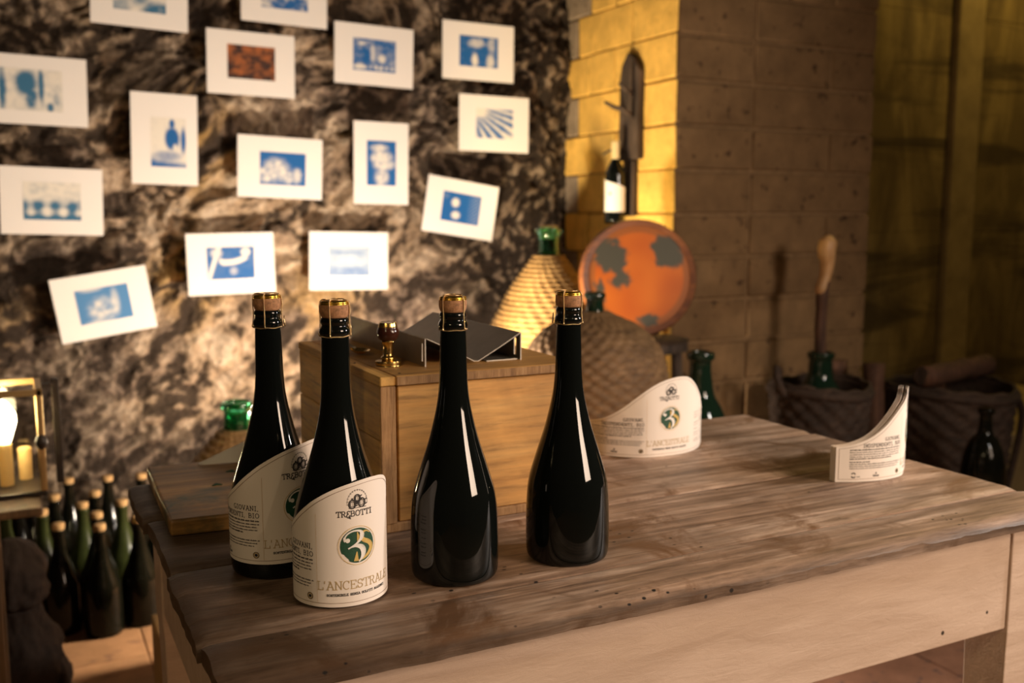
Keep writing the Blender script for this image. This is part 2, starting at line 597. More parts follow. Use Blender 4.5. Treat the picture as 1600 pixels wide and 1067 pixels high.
# rough rock wall behind the pictures
RX0, RX1, RZ1, RY = -1.3, 2.06, 2.5, 3.535
NU, NV = 540, 400
rv, rc = [], []
TAN, DARK, OCHRE, GREY, PALE = (0.44, 0.315, 0.205), (0.026, 0.017, 0.011), (0.44, 0.26, 0.06), (0.22, 0.16, 0.12), (0.64, 0.51, 0.38)
for j in range(NV + 1):
    for i in range(NU + 1):
        x = RX0 + (RX1 - RX0) * i / NU
        z = RZ1 * j / NV
        wx = x + 0.10 * noise.noise(Vector((x * 2.6, 3.0, z * 2.6))) + 0.03 * noise.noise(Vector((x * 9, 13.0, z * 9)))
        wz = z + 0.10 * noise.noise(Vector((x * 2.6, 23.0, z * 2.6))) + 0.03 * noise.noise(Vector((x * 9, 33.0, z * 9)))
        q1, q2 = wx * .80 + wz * .60, -wx * .60 + wz * .80       # strata run up to the right
        big = noise.fractal(Vector((q1 * 1.6 + 3, 1.0, q2 * 3.0 + 7)), 1.0, 2.0, 3)
        mid = noise.ridged_multi_fractal(Vector((q1 * 4.0, 4.0, q2 * 8.5)), 0.9, 2.1, 5, 0.9, 2.0)
        n3 = noise.fractal(Vector((wx * 24 + 2, 7.0, wz * 24)), 0.75, 2.1, 4)
        n4 = noise.noise(Vector((x * 62, 9.0, z * 62)))
        d = 0.030 * big - 0.034 * (mid - 1.0) + 0.013 * n3 + 0.0035 * n4
        d = max(-0.078, min(0.076, d))
        rv.append((x, RY - d, z))
        n1 = noise.fractal(Vector((x * 2.4 + 11, 5.0, z * 2.4)), 1.0, 2.0, 3)
        n2 = noise.fractal(Vector((q1 * 5 + 2, 1.0, q2 * 9)), 0.8, 2.1, 4)
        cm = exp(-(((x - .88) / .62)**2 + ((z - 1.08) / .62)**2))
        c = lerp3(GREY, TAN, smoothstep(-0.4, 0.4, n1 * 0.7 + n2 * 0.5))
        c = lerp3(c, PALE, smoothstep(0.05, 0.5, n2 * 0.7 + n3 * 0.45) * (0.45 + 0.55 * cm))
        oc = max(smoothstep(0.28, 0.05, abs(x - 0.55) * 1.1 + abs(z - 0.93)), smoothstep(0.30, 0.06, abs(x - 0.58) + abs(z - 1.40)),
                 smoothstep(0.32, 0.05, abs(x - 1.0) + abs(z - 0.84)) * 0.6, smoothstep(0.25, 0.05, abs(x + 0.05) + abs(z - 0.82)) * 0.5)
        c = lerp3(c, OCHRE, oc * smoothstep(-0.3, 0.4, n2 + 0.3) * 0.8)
        # dark veins, soot on the right side, darker upper left corner and low parts
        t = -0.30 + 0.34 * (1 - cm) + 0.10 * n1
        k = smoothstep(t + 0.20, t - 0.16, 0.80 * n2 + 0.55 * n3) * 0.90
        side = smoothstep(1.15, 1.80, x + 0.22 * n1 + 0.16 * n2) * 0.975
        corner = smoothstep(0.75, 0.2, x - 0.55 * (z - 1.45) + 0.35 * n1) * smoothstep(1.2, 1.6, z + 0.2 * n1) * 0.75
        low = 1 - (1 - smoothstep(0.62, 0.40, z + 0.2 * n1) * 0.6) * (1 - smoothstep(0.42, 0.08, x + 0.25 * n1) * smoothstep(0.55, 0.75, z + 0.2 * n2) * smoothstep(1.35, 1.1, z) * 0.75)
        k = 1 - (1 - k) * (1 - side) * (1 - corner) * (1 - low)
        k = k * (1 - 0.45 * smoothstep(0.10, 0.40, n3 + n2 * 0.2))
        k = max(k, 0.9 * smoothstep(0.0, -0.045, d) * (1 - 0.3 * smoothstep(0.1, 0.5, n3)))  # shade of the crevices put into the colour: deeper rock is darker
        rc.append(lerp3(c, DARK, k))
wb = MB()
wb.v = rv
wb.f = [(j * (NU + 1) + i, j * (NU + 1) + i + 1, (j + 1) * (NU + 1) + i + 1, (j + 1) * (NU + 1) + i) for j in range(NV) for i in range(NU)]
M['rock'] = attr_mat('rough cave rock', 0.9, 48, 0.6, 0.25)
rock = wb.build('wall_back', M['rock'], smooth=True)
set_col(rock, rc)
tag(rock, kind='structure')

# tuff pier: mortar core, blocks stand proud of it
PX0, PX1, PY = 2.05, 2.985, 2.80
core = MB().box(PX0 + .006, PX1 - .012, PY + .012, 3.75, -0.02, 2.6).build('wall_pier', M['mortar'])
tag(core, kind='structure')


def rough_block(sx, sy, sz, mat, parent, loc, amp=0.004, bev=0.006):
    m = MB().box(-sx / 2, sx / 2, -sy / 2, sy / 2, -sz / 2, sz / 2)
    seed = random.random() * 50
    m.v = [tuple(c + amp * noise.noise(Vector((x * 9 + seed + k * 7, y * 9, z * 9))) for k, c in enumerate((x, y, z))) for x, y, z in m.v]
    o = m.build('tuff_block', mat, parent, bevel=bev, seg=1)
    o.location = loc
    return o


# course lines of the front, in metres (one course is about 0.152 high)
CH = 0.152
zc = 1.603 - CH * 11
course = 0
while zc < 2.5:
    z0, z1 = zc, zc + CH
    cz = (z0 + z1) / 2
    if z1 > 0.02:
        h = CH - 0.010
        segs = [(PX0 + .002, 2.39)]
        if course % 2 == 0:
            segs += [(2.39, 2.985)]
        else:
            segs += [(2.39, 2.76), (2.76, 2.985)]
        for a, b in segs:
            a2, b2 = a + .004, b - .004
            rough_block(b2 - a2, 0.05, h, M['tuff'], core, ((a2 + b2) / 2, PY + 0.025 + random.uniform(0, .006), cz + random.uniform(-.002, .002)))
        # lit side face
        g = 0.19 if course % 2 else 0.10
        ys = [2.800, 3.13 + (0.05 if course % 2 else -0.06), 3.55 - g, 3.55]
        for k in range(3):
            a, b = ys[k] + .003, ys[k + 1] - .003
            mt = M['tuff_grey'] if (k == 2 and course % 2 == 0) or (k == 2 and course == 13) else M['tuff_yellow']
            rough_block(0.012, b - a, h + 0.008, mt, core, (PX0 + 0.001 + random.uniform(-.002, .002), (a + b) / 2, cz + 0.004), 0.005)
    course += 1
    zc += CH
# recessed concrete wall on the right
wr = MB().box(PX1 - .05, 5.6, 3.50, 3.62, -0.02, 2.6).build('wall_right', M['concrete'])
tag(wr, kind='structure')
zs = [0.0, 0.62, 1.06, 1.485, 1.80, 2.12, 2.6]
xs = [PX1 - .02, 3.62, 4.22, 4.42, 5.0, 5.6]
for a in range(len(zs) - 1):
    for b in range(len(xs) - 1):
        if b == 2:
            continue
        MB().box(xs[b] + .0003, xs[b + 1] - .0003, 3.484 + random.uniform(0, .003), 3.53, zs[a] + .0003, zs[a + 1] - .0003).build('concrete_panel', M['concrete'], wr, bevel=0.0015, seg=1)
MB().box(4.225, 4.415, 3.455, 3.53, 0.0, 2.6).build('pilaster', M['concrete_light'], wr, bevel=0.01)
led = MB().box(3.37, 4.6, 2.52, 3.39, 0.0, 0.275).build('trim_1', M['concrete_light'], bevel=0.012)
tag(led, kind='structure')

# ------------------------------------------------------------------ the table
table = thing('wooden_table', 'old wooden table with worn brown plank top and cream painted apron and legs', 'table', (0, 0, 0))
TT = 0.78
plank_y = [(0.760, 0.8448), (0.8484, 1.0390), (1.0425, 1.2340), (1.2375, 1.415)]
for n, (y0, y1) in enumerate(plank_y):
    nx, ny = 120, max(6, int((y1 - y0) / 0.012))
    x0, x1 = 0.124, 1.205
    th = 0.019

    def top(u, v, y0=y0, y1=y1, n=n):
        rag = 0.0020 * noise.fractal(Vector((0.5 + n, (y0 + (y1 - y0) * v) * 22, 3.1)), 0.9, 2, 4) + 0.0012 * noise.noise(Vector((2, (y0 + (y1 - y0) * v) * 60, 1)))
        x = x0 + rag * (1 - u)**6 + (x1 - x0) * u + (0.003, 0.0, 0.005, -0.001)[n] * (1 - u)
        yy = y0 + (y1 - y0) * v
        if n == 0:
            yy += (1 - v) * 0.0035 * noise.fractal(Vector((x * 14, 1.0, 0.0)), 0.9, 2, 4)
        ed = min(v, 1 - v) * (y1 - y0)
        z = TT - 0.0030 * exp(-ed / 0.0028) + 0.0008 * noise.noise(Vector((x * 5, yy * 30, n)))
        if n == 0:
            z -= 0.007 * exp(-max(yy - y0, 0) / 0.0045)
        if n == 3:
            z -= 0.003 * exp(-(y1 - yy) / 0.004)
        dx = min(x - x0, x1 - x)
        z -= 0.004 * exp(-max(dx, 0) / 0.004)
        return (x, yy, z)
    m = MB().grid(top, nx, ny)
    nt_ = len(m.v)
    row = nx + 1
    for (vx, vy, vz) in list(m.v):
        m.v.append((vx, vy, TT - th + 0.0))
    edge = [i for i in range(row)] + [j * row + nx for j in range(1, ny + 1)] + [ny * row + i for i in range(nx - 1, -1, -1)] + [j * row for j in range(ny - 1, 0, -1)]
    for a in range(len(edge)):
        e0, e1 = edge[a], edge[(a + 1) % len(edge)]
        m.f.append((e0, e0 + nt_, e1 + nt_, e1))
    m.f.append(tuple(e + nt_ for e in reversed(edge)))
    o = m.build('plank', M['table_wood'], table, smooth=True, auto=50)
AZ0, AZ1 = 0.618, TT - 0.019
XL, XR, YF, YB = 0.150, 1.182, 0.788, 1.385
LW = 0.066
MB().box(XL + LW, XR - LW, YF + .003, YF + .028, AZ0, AZ1).build('apron', M['cream_paint'], table, bevel=0.002)
MB().box(XL + LW, XR - LW, YB - .028, YB - .003, AZ0, AZ1).build('apron', M['cream_paint'], table, bevel=0.002)
MB().box(XL + .003, XL + .028, YF + LW, YB - LW, AZ0, AZ1).build('apron', M['cream_paint'], table, bevel=0.002)
MB().box(XR - .028, XR - .003, YF + LW, YB - LW, AZ0, AZ1).build('apron', M['cream_paint'], table, bevel=0.002)
for lx in (XL, XR - LW):
    for ly in (YF, YB - LW):
        m = MB()
        c = [(lx + .0, ly), (lx + LW, ly), (lx + LW, ly + LW), (lx, ly + LW)]
        cx, cy = lx + LW / 2, ly + LW / 2
        vs = []
        for z, k in ((0.0, 0.68), (AZ0 - 0.03, 0.94), (AZ0 - 0.005, 1.0), (AZ1, 1.0)):
            vs += [(cx + (x - cx) * k, cy + (y - cy) * k, z) for x, y in c]
        fs = [(0, 3, 2, 1), (12, 13, 14, 15)]
        for l in range(3):
            for k in range(4):
                fs.append((l * 4 + k, l * 4 + (k + 1) % 4, l * 4 + 4 + (k + 1) % 4, l * 4 + 4 + k))
        m.add(vs, fs).build('leg', M['cream_paint'], table, bevel=0.002)

# ------------------------------------------------------------------ stroke lettering and the wine label
ARC = lambda cx, cy, rx, ry, a0, a1, n=10: [(cx + rx * cos(radians(a0 + (a1 - a0) * k / n)), cy + ry * sin(radians(a0 + (a1 - a0) * k / n))) for k in range(n + 1)]
F = {
    'A': (.86, [[(.08, 0), (.43, 1), (.78, 0)], [(.2, .34), (.66, .34)], [(-.04, 0), (.22, 0)], [(.64, 0), (.9, 0)], [(.26, 1), (.43, 1)]]),
    'B': (.76, [[(.12, 0), (.12, 1)], [(0, 1), (.42, 1)] + ARC(.42, .76, .22, .24, 90, -90) + [(.12, .52)], [(.42, .52)] + ARC(.44, .26, .28, .26, 90, -90) + [(0, 0)]]),
    'C': (.80, [ARC(.42, .5, .38, .5, 50, 310, 16), [(.70, .70), (.70, 1)]]),
    'D': (.82, [[(.12, 0), (.12, 1)], [(0, 1), (.36, 1)] + ARC(.36, .5, .40, .5, 90, -90, 12) + [(0, 0)]]),
    'E': (.74, [[(.12, 0), (.12, 1)], [(0, 1), (.66, 1), (.66, .78)], [(.12, .52), (.46, .52)], [(.46, .42), (.46, .62)], [(0, 0), (.70, 0), (.70, .24)]]),
    'F': (.70, [[(.12, 0), (.12, 1)], [(0, 1), (.66, 1), (.66, .78)], [(.12, .52), (.46, .52)], [(0, 0), (.28, 0)]]),
    'G': (.84, [ARC(.42, .5, .38, .5, 50, 330, 16), [(.52, .4), (.84, .4)], [(.74, .4), (.74, 0)]]),
    'I': (.50, [[(.25, 0), (.25, 1)], [(.05, 0), (.45, 0)], [(.05, 1), (.45, 1)]]),
    'L': (.72, [[(.14, 0), (.14, 1)], [(0, 1), (.32, 1)], [(0, 0), (.68, 0), (.68, .3)]]),
    'M': (.96, [[(.12, 0), (.12, 1), (.47, .3), (.82, 1), (.82, 0)], [(0, 0), (.24, 0)], [(.7, 0), (.94, 0)]]),
    'N': (.84, [[(.12, 0), (.12, 1), (.72, 0), (.72, 1)], [(0, 0), (.26, 0)], [(0, 1), (.12, 1)], [(.58, 1), (.86, 1)]]),
    'O': (.86, [ARC(.43, .5, .39, .5, 0, 360, 20)]),
    'P': (.72, [[(.12, 0), (.12, 1)], [(0, 1), (.40, 1)] + ARC(.40, .74, .26, .26, 90, -90) + [(.12, .48)], [(0, 0), (.28, 0)]]),
    'R': (.82, [[(.12, 0), (.12, 1)], [(0, 1), (.40, 1)] + ARC(.40, .75, .24, .25, 90, -90) + [(.12, .5)], [(.40, .5), (.68, 0), (.84, 0)], [(0, 0), (.26, 0)]]),
    'S': (.70, [ARC(.35, .75, .27, .25, 30, 270, 12) + ARC(.35, .25, .29, .25, 90, -150, 12), [(.62, .68), (.62, .96)], [(.06, .04), (.06, .34)]]),
    'T': (.78, [[(.39, 0), (.39, 1)], [(.02, .74), (.02, 1), (.76, 1), (.76, .74)], [(.22, 0), (.56, 0)]]),
    'U': (.84, [[(.12, 1), (.12, .35)] + ARC(.42, .35, .30, .35, 180, 360, 10) + [(.72, 1)], [(0, 1), (.26, 1)], [(.58, 1), (.86, 1)]]),
    'V': (.84, [[(.08, 1), (.42, 0), (.76, 1)], [(-.04, 1), (.24, 1)], [(.60, 1), (.88, 1)]]),
    'Z': (.74, [[(.06, .76), (.06, 1), (.66, 1), (.04, 0), (.68, 0), (.68, .24)]]),
    "'": (.26, [[(.10, 1.05), (.08, .74)]]),
    ',': (.36, [[(.14, .06), (.06, -.2)]]),
    ' ': (.5, []),
}


def text_w(t, h, sp):
    return sum((F[c][0] + sp) * h for c in t) - sp * h


class Flat:
    """flat marks in label coordinates (u, v), bent onto the label's surface by a mapper"""

    def __init__(s, mapper, off):
        s.mp, s.off, s.mb = mapper, off, MB()

    def quad(s, a, b, hw0, hw1=None):
        hw1 = hw0 if hw1 is None else hw1
        d = (b[0] - a[0], b[1] - a[1])
        L = hypot(*d)
        if L < 1e-7:
            return
        nx, ny = -d[1] / L, d[0] / L
        vs = [(a[0] + nx * hw0, a[1] + ny * hw0), (a[0] - nx * hw0, a[1] - ny * hw0), (b[0] - nx * hw1, b[1] - ny * hw1), (b[0] + nx * hw1, b[1] + ny * hw1)]
        s.mb.add([s.mp(u, v, s.off) for u, v in vs], [(0, 1, 2, 3)])

    def line(s, pts, hw, seg=0.003, widths=None):
        pts = list(pts)
        for i in range(len(pts) - 1):
            a, b = pts[i], pts[i + 1]
            L = hypot(b[0] - a[0], b[1] - a[1])
            if L < 1e-7:
                continue
            n = max(1, int(ceil(L / seg)))
            w0 = widths[i] if widths else hw
            w1 = widths[i + 1] if widths else hw
            e = min(hw, L) * 0.35 if not widths else 0
            ux, uy = (b[0] - a[0]) / L, (b[1] - a[1]) / L
            a2 = (a[0] - ux * e, a[1] - uy * e)
            b2 = (b[0] + ux * e, b[1] + uy * e)
            for k in range(n):
                t0, t1 = k / n, (k + 1) / n
                s.quad((a2[0] + (b2[0] - a2[0]) * t0, a2[1] + (b2[1] - a2[1]) * t0), (a2[0] + (b2[0] - a2[0]) * t1, a2[1] + (b2[1] - a2[1]) * t1), w0 + (w1 - w0) * t0, w0 + (w1 - w0) * t1)

    def text(s, t, u, v, h, hw, sp=0.16, align='c', rise=0.0):
        W = text_w(t, h, sp)
        x = u - W / 2 if align == 'c' else (u - W if align == 'r' else u)
        x00 = x
        for c in t:
            cw, st = F[c]
            for pl in st:
                s.line([(x + px * h, v + py * h + rise * (x - x00)) for px, py in pl], hw)
            x += (cw + sp) * h

    def disc(s, cu, cv, r, n=40, rings=4, skip=None):
        vs = [(cu, cv)]
        for k in range(1, rings + 1):
            for i in range(n):
                rr = r * k / rings
                a = 2 * PI * i / n
                if k == rings and skip:
                    rr *= skip(a)
                vs.append((cu + rr * cos(a), cv + rr * sin(a)))
        fs = [(0, 1 + i, 1 + (i + 1) % n) for i in range(n)]
        for k in range(rings - 1):
            b = 1 + k * n
            fs += [(b + i, b + n + i, b + n + (i + 1) % n, b + (i + 1) % n) for i in range(n)]
        s.mb.add([s.mp(u, v, s.off) for u, v in vs], fs)

    def bars(s, u0, u1, v, h, rnd):
        x = u0
        while x < u1 - 0.001:
            L = min(rnd.uniform(0.0025, 0.0085), u1 - x)
            y = v
            k = x
            while k < x + L - 0.0002:
                wl = rnd.uniform(0.0004, 0.0008)
                hh = h * rnd.uniform(0.55, 1.0)
                s.quad((k, y + hh / 2), (min(k + wl, x + L), y + hh / 2), hh / 2)
                k += wl + 0.00028
            x += L + 0.0010

    def build(s, name, mat, parent):
        return s.mb.build(name, mat, parent)


TOPC = [(-.147, .050), (-.125, .053), (-.10, .061), (-.076, .0755), (-.055, .0925), (-.039, .1045), (-.02, .1145), (0, .120), (.018, .1215), (.036, .1185), (.054, .1070), (.075, .0895), (.095, .0735), (.112, .060)]
U0, U1 = -.147, .112


def label_parts(mapper, paper_parent=None, name='label', bottle=True, printed=True):
    """paper and print of the wine label; returns the paper object"""
    pm = MB()

    def g(a, b):
        u = U0 + (U1 - U0) * a
        return mapper(u, interp(TOPC, u) * b, 0.0003)
    pm.grid(g, 90, 14)
    paper = pm.build(name, M['paper'], paper_parent, smooth=True)
    if not printed:
        return paper
    rnd = random.Random(3)
    off = 0.0006
    # border line, inset from the edge
    br = Flat(mapper, off)
    ins = 0.0042
    us = [U0 + ins + (U1 - U0 - 2 * ins) * k / 90 for k in range(91)]
    topl = []
    for k, u in enumerate(us):
        du = 0.001
        sl = (interp(TOPC, u + du) - interp(TOPC, u - du)) / (2 * du)
        topl.append((u, interp(TOPC, u) - ins * 0.85 * sqrt(1 + sl * sl)))
    br.line(topl, 0.00021)
    br.line([(u, ins * 0.95) for u in us], 0.00021)
    br.line([(us[0], ins * 0.95), topl[0]], 0.00021)
    br.line([(us[-1], ins * 0.95), topl[-1]], 0.00021)
    br.build('border_line', M['ink_brown'], paper)
    # fold line between text and front
    fo = Flat(mapper, off)
    fo.line([(-.0395, .0045), (-.0395, .090)], 0.00012)
    fo.build('fold_line', M['backing'], paper)
    # black print: name, barrels, back text
    ik = Flat(mapper, off)
    # TREBOTTI with a swash ampersand-like E
    h = .0052
    hw = .00036
    x = -.0195
    for c in 'TR':
        for pl in F[c][1]:
            ik.line([(x + px * h, .0872 + py * h) for px, py in pl], hw)
        x += (F[c][0] + .10) * h
    x -= .0002
    for pl in ([ARC(.42, .74, .26, .26, 20, 270, 12) + ARC(.42, .12, .36, .36, 90, 330, 14)], [ARC(.95, -.1, .5, .35, 250, 120, 8)]):
        for q in pl:
            ik.line([(x + px * h, .0872 + py * h) for px, py in q], hw * 1.15)
    x += .78 * h
    for c in 'BOTTI':
        for pl in F[c][1]:
            ik.line([(x + px * h, .0872 + py * h) for px, py in pl], hw)
        x += (F[c][0] + .12) * h
    # three barrels under a stone arch
    cx, cy = .0005, .0985
    for bx, by, r in ((-.0052, .0, .0040), (.0042, .0008, .0042), (-.0002, .0052, .0036)):
        ik.line([(cx + bx + px, cy + by + py) for px, py in ARC(0, 0, r * .8, r, 0, 360, 18)], .00062)
        ik.line([(cx + bx + px, cy + by + py) for px, py in ARC(0, 0, r * .5, r * .66, 0, 360, 12)], .00024)
        for q in (-.5, 0, .5):
            ik.line([(cx + bx + r * q * .8, cy + by - r * .6), (cx + bx + r * q * .8, cy + by + r * .6)], .00012)
        ik.line([(cx + bx + r * .75, cy + by + r * .5), (cx + bx + r * 1.25, cy + by + r * .75)], .00055)
        ik.line([(cx + bx + r * .75, cy + by - r * .5), (cx + bx + r * 1.25, cy + by - r * .3)], .00055)
    for k in range(15):
        a = radians(-8 + 196 * k / 14)
        p0 = (cx + .0092 * cos(a), cy + .0015 + .0112 * sin(a))
        p1 = (cx + .0104 * cos(a), cy + .0015 + .0126 * sin(a))
        ik.line([p0, p1], .00022)
        a2 = a + radians(11)
        if k < 14:
            ik.line([(cx + .0100 * cos(a + .03), cy + .0015 + .0120 * sin(a + .03)), (cx + .0100 * cos(a2), cy + .0015 + .0120 * sin(a2))], .00014)
    ik.line([(cx - .0085, cy - .0036), (cx + .0088, cy - .0036)], .0003)
    ik.disc(cx - .0004, cy + .0012, .0017, 10, 2)
    ik.disc(cx - .0052, cy + .0052, .0009, 8, 2)
    # back text
    ik.text("GIOVANI,", -.0432, .0560, .0046, .00030, 0.17, 'r')
    ik.text("INDIPENDENTI, BIO", -.0432, .0485, .0046, .00030, 0.17, 'r')
    ik.bars(-.128, -.0435, .0444, .0019, rnd)
    for v in (.0412, .0381, .0350):
        ik.bars(-.128, -.0432 - rnd.uniform(0, .004), v, .0013, rnd)
    ik.bars(-.128, -.062, .0319, .0017, rnd)
    ik.bars(-.128, -.098, .0272, .0018, rnd)
    ik.bars(-.128, -.0432, .0243, .0014, rnd)
    for v in (.0214, .0185):
        ik.bars(-.128, -.0432 - rnd.uniform(0, .012), v, .0013, rnd)
    ik.text("VEGAN", -.088, .0066, .0021, .00024, 0.12, 'c')
    ik.disc(-.088, .0112, .0011, 12, 2)
    ik.line([(-.088, .0112), (-.0872, .0129)], .0003)
    ik.line(ARC(-.122, .0098, .0028, .0030, 20, 150, 8), .0007)
    ik.line(ARC(-.122, .0092, .0028, .0030, 200, 330, 8), .0007)
    ik.bars(-.1175, -.112, .0068, .0012, rnd)
    # small round seal
    ik.line(ARC(-.0475, .0098, .0031, .0031, 0, 360, 24), .00030)
    ik.disc(-.0475, .0098, .0016, 16, 2)
    # right hand small print
    for k, v in enumerate((.060, .056, .052, .044, .040, .034, .028, .024, .018, .0145)):
        if interp(TOPC, .098) - .010 > v:
            ik.bars(.053, .070 + rnd.uniform(-.003, .003), v, .0012, rnd)
            ik.bars(.078, .100 + rnd.uniform(-.003, .002), v, .0012, rnd)
    ik.bars(.080, .100, .046, .0026, rnd)
    ik.text("SOSTENIBILE SENZA SOLFITI AGGIUNTI", .001, .0108, .0021, .00024, 0.17, 'c')
    ik.build('printed_text', M['ink'], paper)
    gd = Flat(mapper, off)
    gd.text("L'ANCESTRALE", .0, .0172, .0080, .00036, 0.08, 'c')
    # green and gold ring around the small seal
    gd.line(ARC(-.0475, .0098, .0024, .0024, 0, 360, 20), .00045)
    gd.build('gold_title', M['ink_gold'], paper)
    # the round emblem
    ex, ey, er = 0.0, .0585, .0168
    gr = Flat(mapper, off)
    gr.disc(ex, ey, er, 48, 5, skip=lambda a: 1.0 - (0.09 if radians(205) < a < radians(240) else 0))
    em = gr.build('emblem_disc', M['ink_green'], paper)
    ye = Flat(mapper, .0009)
    sw = catmull([(.0122, .0105, 0), (.0085, .0128, 0), (.0050, .0118, 0), (.0030, .0080, 0), (.0062, .0042, 0), (.0110, .0015, 0), (.0138, -.0030, 0), (.0120, -.0078, 0), (.0078, -.0118, 0), (.0030, -.0140, 0), (-.0040, -.0145, 0)], 6)
    n = len(sw)
    ye.line([(ex + p.x, ey + p.y) for p in sw], .001, widths=[.0003 + .0019 * sin(PI * min(1, k / (n - 1)))**1.3 for k in range(n)])
    ye.line([(ex - .0012, ey - .0060), (ex - .0020, ey - .0150)], .0008, widths=[.0004, .0024])
    ye.line([(ex - .0005, ey + .0128), (ex + .0012, ey + .0040)], .001, widths=[.0004, .0022])
    ye.line(ARC(ex, ey, .0186, .0186, 0, 360, 48), .00022)
    ye.build('emblem_swash', M['ink_yellow'], paper)
    wt = Flat(mapper, .0012)
    three = catmull([(-.0118, .0050, 0), (-.0128, .0078, 0), (-.0098, .0122, 0), (-.0042, .0145, 0), (.0020, .0138, 0), (.0040, .0105, 0), (.0028, .0062, 0), (-.0020, .0018, 0), (-.0095, -.0022, 0)], 6)
    n = len(three)
    wt.line([(ex + p.x, ey + p.y) for p in three], .001, widths=[.0012 if k < 8 else .0007 + .0015 * exp(-((k / n - .64) / .14)**2) for k in range(n)])
    wt.disc(ex - .0098, ey + .0058, .0022, 16, 2)
    low = catmull([(-.0075, -.0010, 0), (-.0015, .0000, 0), (.0035, -.0022, 0), (.0052, -.0068, 0), (.0038, -.0118, 0), (.0005, -.0158, 0)], 6)
    n = len(low)
    wt.line([(ex + p.x, ey + p.y) for p in low], .001, widths=[.0006 + .0021 * sin(PI * (k / (n - 1)))**1.5 for k in range(n)])
    wt.build('emblem_numeral', M['white_label'], paper)
    return paper


# ------------------------------------------------------------------ the four champagne-style bottles
BP = [(.0, .0), (.030, .0), (.0405, .0008), (.0438, .004), (.0450, .012), (.0452, .030), (.0450, .050), (.0446, .062), (.0435, .0773), (.0415, .090), (.0384, .101), (.0332, .118), (.0279, .1345), (.0245, .146), (.0205, .162),
      (.0173, .177), (.0152, .192), (.0141, .210), (.0136, .230), (.0130, .254), (.0132, .2551), (.0142, .2561), (.0148, .2580), (.0148, .2602), (.0141, .2622), (.0129, .2638), (.0126, .2652), (.0130, .2668), (.0136, .2684), (.0135, .2702), (.0130, .2714), (.0122, .2722), (.0105, .2726)]


def dense(prof, n=4):
    p = catmull([(r, z, 0) for r, z in prof], n)
    return [(max(0.0, q.x), q.y) for q in p]


def twist(path, r=0.00042, pitch=0.0034, rs=0.00036):
    """two strands wound around a path"""
    mb = MB()
    pts = [Vector(p) for p in path]
    L = [0]
    for i in range(1, len(pts)):
        L.append(L[-1] + (pts[i] - pts[i - 1]).length)
    n = max(8, int(L[-1] / pitch * 7))

    def at(s):
        for i in range(len(pts) - 1):
            if s <= L[i + 1] + 1e-9:
                t = (s - L[i]) / max(1e-9, L[i + 1] - L[i])
                return pts[i].lerp(pts[i + 1], t), (pts[i + 1] - pts[i]).normalized()
        return pts[-1], (pts[-1] - pts[-2]).normalized()
    for ph in (0, PI):
        out = []
        for k in range(n + 1):
            s = L[-1] * k / n
            p, t = at(s)
            a = t.orthogonal().normalized()
            ref = Vector((0, 0, 1)) if abs(t.z) < .9 else Vector((1, 0, 0))
            a = (ref - t * ref.dot(t)).normalized()
            b = t.cross(a)
            an = 2 * PI * s / pitch + ph
            out.append(p + (a * cos(an) + b * sin(an)) * r)
        mb.tube(out, rs, 4)
    return mb


